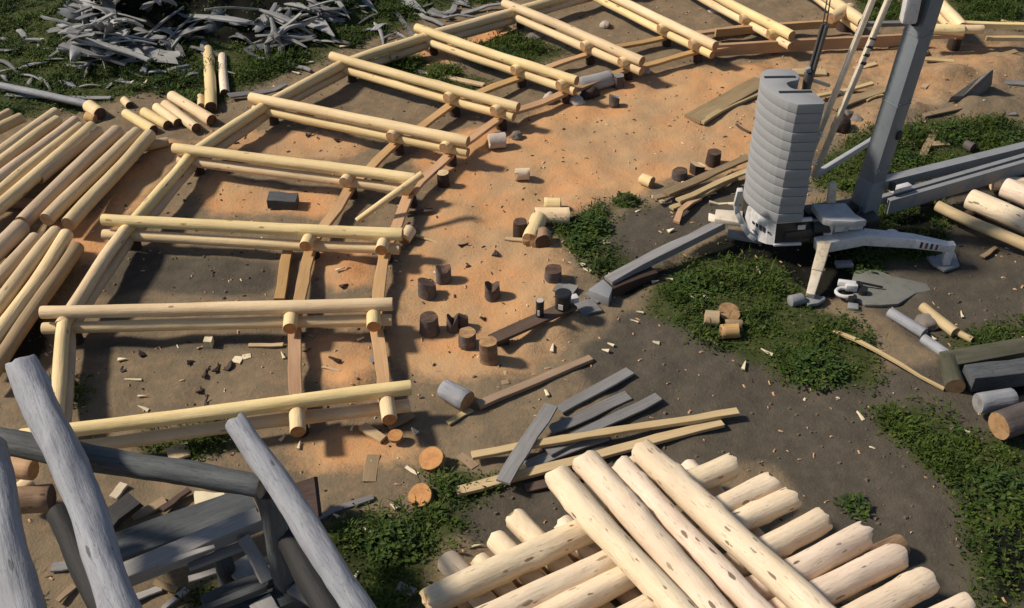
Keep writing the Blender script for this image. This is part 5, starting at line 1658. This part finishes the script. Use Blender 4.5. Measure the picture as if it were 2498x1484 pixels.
# bright chips
CH = [
    ('pale chip on the dark mud between the plank and the log stack', [(1347, 852), (1477, 858), (1490, 844), (1600, 838), (1333, 962), (1560, 765), (1547, 787)], 1.0),
    ('pale chip in the moss between the bushy weed and the left outrigger', [(1420, 648), (1432, 662), (1470, 593), (1480, 597), (1637, 565), (1402, 588)], 1.1),
    ('pale chip lying in the weeds left of the crane', [(1598, 690), (1633, 685), (1742, 838), (1850, 664), (1690, 730), (1715, 722), (1870, 862), (1815, 895)], 1.2),
    ('white chip on the dark grass at the right', [(2097, 1018), (2293, 1096), (2358, 1055), (2275, 828), (2345, 770)], 0.9),
    ('pale chip on the grass near the waste heap', [(757, 155), (638, 172), (722, 180), (355, 205), (327, 200), (745, 95), (100, 98), (140, 105), (885, 20), (1015, 35), (842, 115)], 1.5),
    ('small chip on the ground beneath the crossbars', [(170, 870), (350, 970), (300, 880), (690, 870), (880, 830), (730, 1090), (690, 1070), (1010, 1055), (830, 660), (860, 1045), (640, 590), (480, 560), (620, 440), (350, 1000)], 0.9),
    ('white speck of wood in the grass at the bottom', [(895, 1298), (870, 1405), (960, 1240), (1165, 1335), (820, 1262)], 0.9),
]
for lab, pts, sc in CH:
    for px, py in pts:
        p = on_ground(px, py)
        a = rnd.uniform(0, 3.14)
        l_ = rnd.uniform(0.05, 0.10) * sc
        d = Vector((math.cos(a), math.sin(a), rnd.uniform(-0.1, 0.2))) * l_
        plank('wood_chip', p + Vector((0, 0, 0.035)) - d, p + Vector((0, 0, 0.035)) + d, rnd.uniform(0.04, 0.085) * sc, 0.025, 'chip', lab, 'chip', lab.replace('pale chip', 'pale chips').replace('small chip', 'small chips').replace('white chip', 'white chips').replace('white speck', 'white specks'), 0.002, 0.0, 0.012, n=3)
# dark crumbs of bark
for px, py in [(345, 865), (500, 915), (490, 955), (505, 985), (560, 895), (815, 880), (840, 700), (570, 350), (590, 330), (755, 330), (820, 345), (1210, 620), (1180, 780), (1130, 600), (1430, 740), (300, 905), (1140, 650), (1480, 620), (465, 885), (530, 900)]:
    p = on_ground(px, py)
    a = rnd.uniform(0, 3.14)
    d = Vector((math.cos(a), math.sin(a), 0)) * rnd.uniform(0.04, 0.12)
    plank('bark_scrap', p + Vector((0, 0, 0.03)) - d, p + Vector((0, 0, 0.03)) + d, rnd.uniform(0.05, 0.12), 0.03, 'post', 'dark scrap of bark on the trampled earth of the yard', 'bark', 'dark scraps of bark on the earth', 0.02, rnd.uniform(-.4, .4), 0.02, n=3)

# fine litter
def litter():
    rs = np.random.RandomState(3)
    vis = (ppx > -80) & (ppx < 2580) & (ppy > -80) & (ppy < 1560)
    w = (vis * (0.35 + 0.4 * wt['saw'] + 0.15 * wt['mud'] - 0.1 * wt['grass'])).clip(0)
    p = (w / w.sum()).reshape(-1)
    N = 1700
    idx = rs.choice(p.size, N, p=p)
    v, f = [], []
    for i in range(N):
        x = gx.reshape(-1)[idx[i]] + rs.uniform(-.06, .06)
        y = gy.reshape(-1)[idx[i]] + rs.uniform(-.06, .06)
        z = ground_z(x, y) + 0.008
        a = rs.uniform(0, 3.14)
        l_, w_ = rs.uniform(0.012, 0.05), rs.uniform(0.006, 0.02)
        c, s = math.cos(a), math.sin(a)
        t = rs.uniform(-0.012, 0.016)
        k = len(v)
        v += [(x - c * l_ - s * w_, y - s * l_ + c * w_, z), (x - c * l_ + s * w_, y - s * l_ - c * w_, z), (x + c * l_ + s * w_, y + s * l_ - c * w_, z + t), (x + c * l_ - s * w_, y + s * l_ + c * w_, z + t), (x, y, z + 0.02)]
        f += [(k, k + 1, k + 4), (k + 1, k + 2, k + 4), (k + 2, k + 3, k + 4), (k + 3, k, k + 4)]
    mi = [int(q) for q in np.repeat(rs.choice([0, 1, 2], N, p=[0.10, 0.66, 0.24]), 4)]
    o = link('wood_litter', v, f, ['chip', 'hewn', 'post'], mi, None, False, Matrix.Identity(4))
    tag(o, 'fine litter of shavings, bark crumbs and splinters strewn over the yard', 'litter', None, 'stuff')


litter()


def clods():
    rs = np.random.RandomState(8)
    vis = (ppx > -80) & (ppx < 2580) & (ppy > -80) & (ppy < 1560)
    w = (vis * (0.25 + 0.5 * wt['mud'] + 0.25 * wob(2.3, 0.1, 1.7, 0.9) - 0.2 * wt['grass'] - 0.35 * wt['saw'])).clip(0)
    p = (w / w.sum()).reshape(-1)
    N = 2800
    idx = rs.choice(p.size, N, p=p)
    v, f = [], []
    for i in range(N):
        x = gx.reshape(-1)[idx[i]] + rs.uniform(-.06, .06)
        y = gy.reshape(-1)[idx[i]] + rs.uniform(-.06, .06)
        r = 0.008 + 0.035 * rs.uniform() ** 4
        z = ground_z(x, y) + r * 0.3
        k = len(v)
        a0 = rs.uniform(0, 3)
        for q in range(6):
            a = a0 + q * 1.047
            rr = r * rs.uniform(0.7, 1.25)
            v.append((x + math.cos(a) * rr, y + math.sin(a) * rr, z - r * 0.5))
        for q in range(4):
            a = a0 + q * 1.57
            rr = r * rs.uniform(0.4, 0.75)
            v.append((x + math.cos(a) * rr, y + math.sin(a) * rr, z + r * rs.uniform(0.25, 0.6)))
        f += [(k + 6, k + 7, k + 8, k + 9), (k, k + 1, k + 6), (k + 1, k + 7, k + 6), (k + 1, k + 2, k + 7), (k + 2, k + 3, k + 8, k + 7), (k + 3, k + 4, k + 8), (k + 4, k + 9, k + 8), (k + 4, k + 5, k + 9), (k + 5, k, k + 6, k + 9)]
    o = link('earth_clods', v, f, [M['clod']], None, None, False, Matrix.Identity(4))
    tag(o, 'crumbs and small clods of brown earth strewn over the yard', 'earth clods', None, 'stuff')


clods()

# ------------------------------------------------------------------ waste heap of silver slabs, upper left
def slab_variant(k):
    """a warped offcut of slabwood: curved in section, tapering, sometimes forked"""
    rr = random.Random(100 + k)
    Ln = rr.uniform(0.5, 1.6)
    w = rr.uniform(0.10, 0.29)
    n, mseg = 7, 5
    v, f = [], []
    cur = rr.uniform(-0.05, 0.10)
    dome = rr.uniform(0.0, 0.22)
    tw = rr.uniform(-0.35, 0.35)
    sw = rr.uniform(-0.05, 0.05)
    e0, e1 = rr.uniform(0.35, 1.0), rr.uniform(0.1, 0.9)
    th = rr.uniform(0.022, 0.05)
    for side in (1, 0):
        for i in range(n + 1):
            u = i / n
            ww = w * (e0 + (1 - e0) * min(1, u * 3.5)) * (e1 + (1 - e1) * min(1, (1 - u) * 2.5)) * (1 + 0.15 * math.sin(u * 7 + k))
            for j in range(mseg + 1):
                q = j / mseg * 2 - 1
                y = q * ww / 2
                z = cur * math.sin(u * math.pi) + dome * w * 0.5 * (1 - q * q) - (0 if side else th)
                ang = tw * (u - 0.5)
                yy = y * math.cos(ang) - z * math.sin(ang) + sw * math.sin(u * 3)
                zz = y * math.sin(ang) + z * math.cos(ang)
                jx = (0.05 * math.sin(q * 5 + k) if i in (0, n) else 0)
                v.append(((u - 0.5) * Ln + jx, yy, zz))
    R_ = mseg + 1
    off = (n + 1) * R_
    for i in range(n):
        for j in range(mseg):
            a = i * R_ + j
            f.append((a, a + R_, a + R_ + 1, a + 1))
            f.append((off + a, off + a + 1, off + a + R_ + 1, off + a + R_))
    for i in range(n):
        a, b = i * R_, (i + 1) * R_
        f.append((a, off + a, off + b, b))
        a, b = i * R_ + mseg, (i + 1) * R_ + mseg
        f.append((a, b, off + b, off + a))
    for j in range(mseg):
        a = j
        f.append((a, a + 1, off + a + 1, off + a))
        a = n * R_ + j
        f.append((a, off + a, off + a + 1, a + 1))
    me = bpy.data.meshes.new('waste_slab')
    me.from_pydata(v, [], f)
    me.materials.append(M['slab'])
    me.polygons.foreach_set('use_smooth', [True] * len(me.polygons))
    me.set_sharp_from_angle(angle=math.radians(40))
    return me


VAR = [slab_variant(k) for k in range(16)]
HEAP_POLY = [(170, 70), (230, -30), (860, -30), (840, 50), (790, 80), (730, 100), (690, 140), (640, 120), (560, 105), (480, 110), (370, 160), (250, 165), (190, 140)]
heap_pts = []
rh = random.Random(21)
hp_arr = HEAP_POLY
while len(heap_pts) < 285:
    x, y = rh.uniform(150, 870), rh.uniform(-30, 170)
    if inside(np.array([x]), np.array([y]), hp_arr)[0]:
        if 330 < x < 680 and 35 < y < 110 and rh.random() < 0.55:
            continue
        heap_pts.append((x, y, 0))
while len(heap_pts) < 355:
    x, y = rh.uniform(-20, 1150), rh.uniform(-20, 240)
    if inside(np.array([x]), np.array([y]), [(0, 60), (170, 120), (380, 175), (520, 120), (700, 150), (830, 60), (1000, 50), (1000, 90), (830, 120), (640, 190), (300, 210), (100, 230), (0, 210)])[0] or (y < 60 and 860 < x < 1220 and y < 60 - (x - 860) * 0.12):
        heap_pts.append((x, y, 1))
slab_src = None
for k, (px, py, loose) in enumerate(heap_pts):
    p = on_ground(px, py)
    o = bpy.data.objects.new('waste_slab', VAR[rh.randrange(16)])
    COL.objects.link(o)
    s = rh.choice((0.55, 0.7, 0.9, 1.1, 1.35)) * (0.7 if loose else 1)
    o.scale = (s, s * rh.uniform(0.8, 1.2), s)
    lift = rh.uniform(0.05, 0.42) if not loose else rh.uniform(0.02, 0.07)
    o.location = p + Vector((0, 0, lift))
    tl = 0.38 if not loose else 0.15
    o.rotation_euler = (rh.gauss(0, tl), rh.gauss(0, tl * 0.7), rh.uniform(-1.6, 1.6) if k % 3 == 0 else rh.gauss(-0.3, 0.6))
    if loose:
        tag(o, 'grey scrap slab lying loose in the grass around the waste heap', 'slab', 'loose scrap slabs around the waste heap')
    else:
        tag(o, 'silver grey warped slab jumbled in the waste wood heap', 'slab', 'jumbled slabs of the waste wood heap')
# the fan of long pale slabs on the near left side of the heap
FAN = [((175, 80), (365, 150), 0.20, 0.62, 'topmost long slab of the pale fan at the left of the heap, pointing down right'),
       ((165, 68), (215, 92), 0.22, 0.70, 'short pale slab at the upper end of the fan'),
       ((180, 100), (335, 135), 0.24, 0.50, 'second long slab of the pale fan'),
       ((150, 112), (305, 155), 0.22, 0.40, 'lowest long slab of the pale fan, rounded at its tip'),
       ((140, 125), (240, 132), 0.20, 0.36, 'short slab sticking left out of the pale fan'),
       ((190, 165), (245, 140), 0.14, 0.25, 'thin slab propping the pale fan'),
       ((270, 30), (210, 75), 0.12, 0.85, 'thin crooked stick rising behind the pale fan'),
       ((280, 45), (350, 65), 0.2, 0.95, 'broad pale slab lying in the middle left of the heap'),
       ((500, 25), (640, 20), 0.07, 0.9, 'thin horizontal strip across the top of the heap'),
       ((575, 88), (645, 120), 0.10, 0.25, 'thin white splint at the near right of the heap, upper'),
       ((600, 120), (645, 148), 0.09, 0.12, 'thin white splint at the near right of the heap, lower'),
       ((720, 10), (815, 35), 0.24, 0.5, 'broad grey slab at the right end of the heap'),
       ((765, 40), (790, 85), 0.10, 0.3, 'grey splint hanging from the right end of the heap'),
       ((410, 170), (490, 160), 0.20, 0.04, 'mossy grey board in the grass left of the long end on log')]
for a, b, w, z, lab in FAN:
    p, q = at(*a, z + 0.15), at(*b, max(0.1, z - 0.1))
    plank('pale_slab', p, q, w, 0.05, 'slab', lab, 'slab', None, 0.05, rh.uniform(-0.3, 0.3), w * 0.55)


def root_fork(px, py, label):
    """forked pale slab: an arch on two legs"""
    c = on_ground(px, py)
    m = MB()
    m.tube([c + Vector((-0.16, 0, 0.0)), c + Vector((-0.17, 0.05, 0.26)), c + Vector((-0.05, 0.12, 0.42)), c + Vector((0.08, 0.18, 0.46))], 0.07, 9, 0.11)
    m.tube([c + Vector((0.17, -0.06, -0.05)), c + Vector((0.2, 0.0, 0.24)), c + Vector((0.12, 0.1, 0.42)), c + Vector((0.0, 0.2, 0.48))], 0.08, 9, 0.11)
    m.tube([c + Vector((0.02, 0.12, 0.42)), c + Vector((0.0, 0.35, 0.55)), c + Vector((-0.1, 0.6, 0.72))], 0.11, 9, 0.04)
    tag(m.build('forked_root', 'slab', None, True, 0, origin=c), label, 'root')


root_fork(670, 135, 'pale forked root arching at the near right side of the waste heap')
# dark ground rubble that fills the heap
rock('boulder', on_ground(540, 75), 0.8, 0.4, 0.4, 'dark_log', 'dark lump of rotten wood in the hollow of the waste heap', 'lump')

# scattered slabs top centre
for (a, b, w, m, lab) in [((1050, 28), (1100, 42), 0.30, 'slab', 'white curved slab beyond the seventh crossbar, left one'), ((1085, 35), (1110, 15), 0.25, 'slab', 'white upright slab right of the white curved one'), ((1125, 28), (1225, 12), 0.16, 'slab', 'long grey slab along the outer edge near the eighth crossbar'), ((1020, 30), (1080, 65), 0.14, 'slab', 'pale board end pointing at the seventh crossbar'), ((1080, 44), (1190, 42), 0.08, 'slab', 'thin grey strip left of the eighth crossbar'), ((850, 32), (905, 30), 0.28, 'slab', 'flat grey slab top centre in the green'), ((560, 240), (700, 205), 0.20, 'grey_board', 'mossy board lying by the outer end of the fifth crossbar'), ((700, 150), (760, 175), 0.14, 'grey_board', 'mossy board in the grass behind the end on logs')]:
    plank('scrap_slab', at(*a, 0.12), at(*b, 0.10), w, 0.04, m, lab, 'slab', None, 0.05, 0.1, w * 0.6)
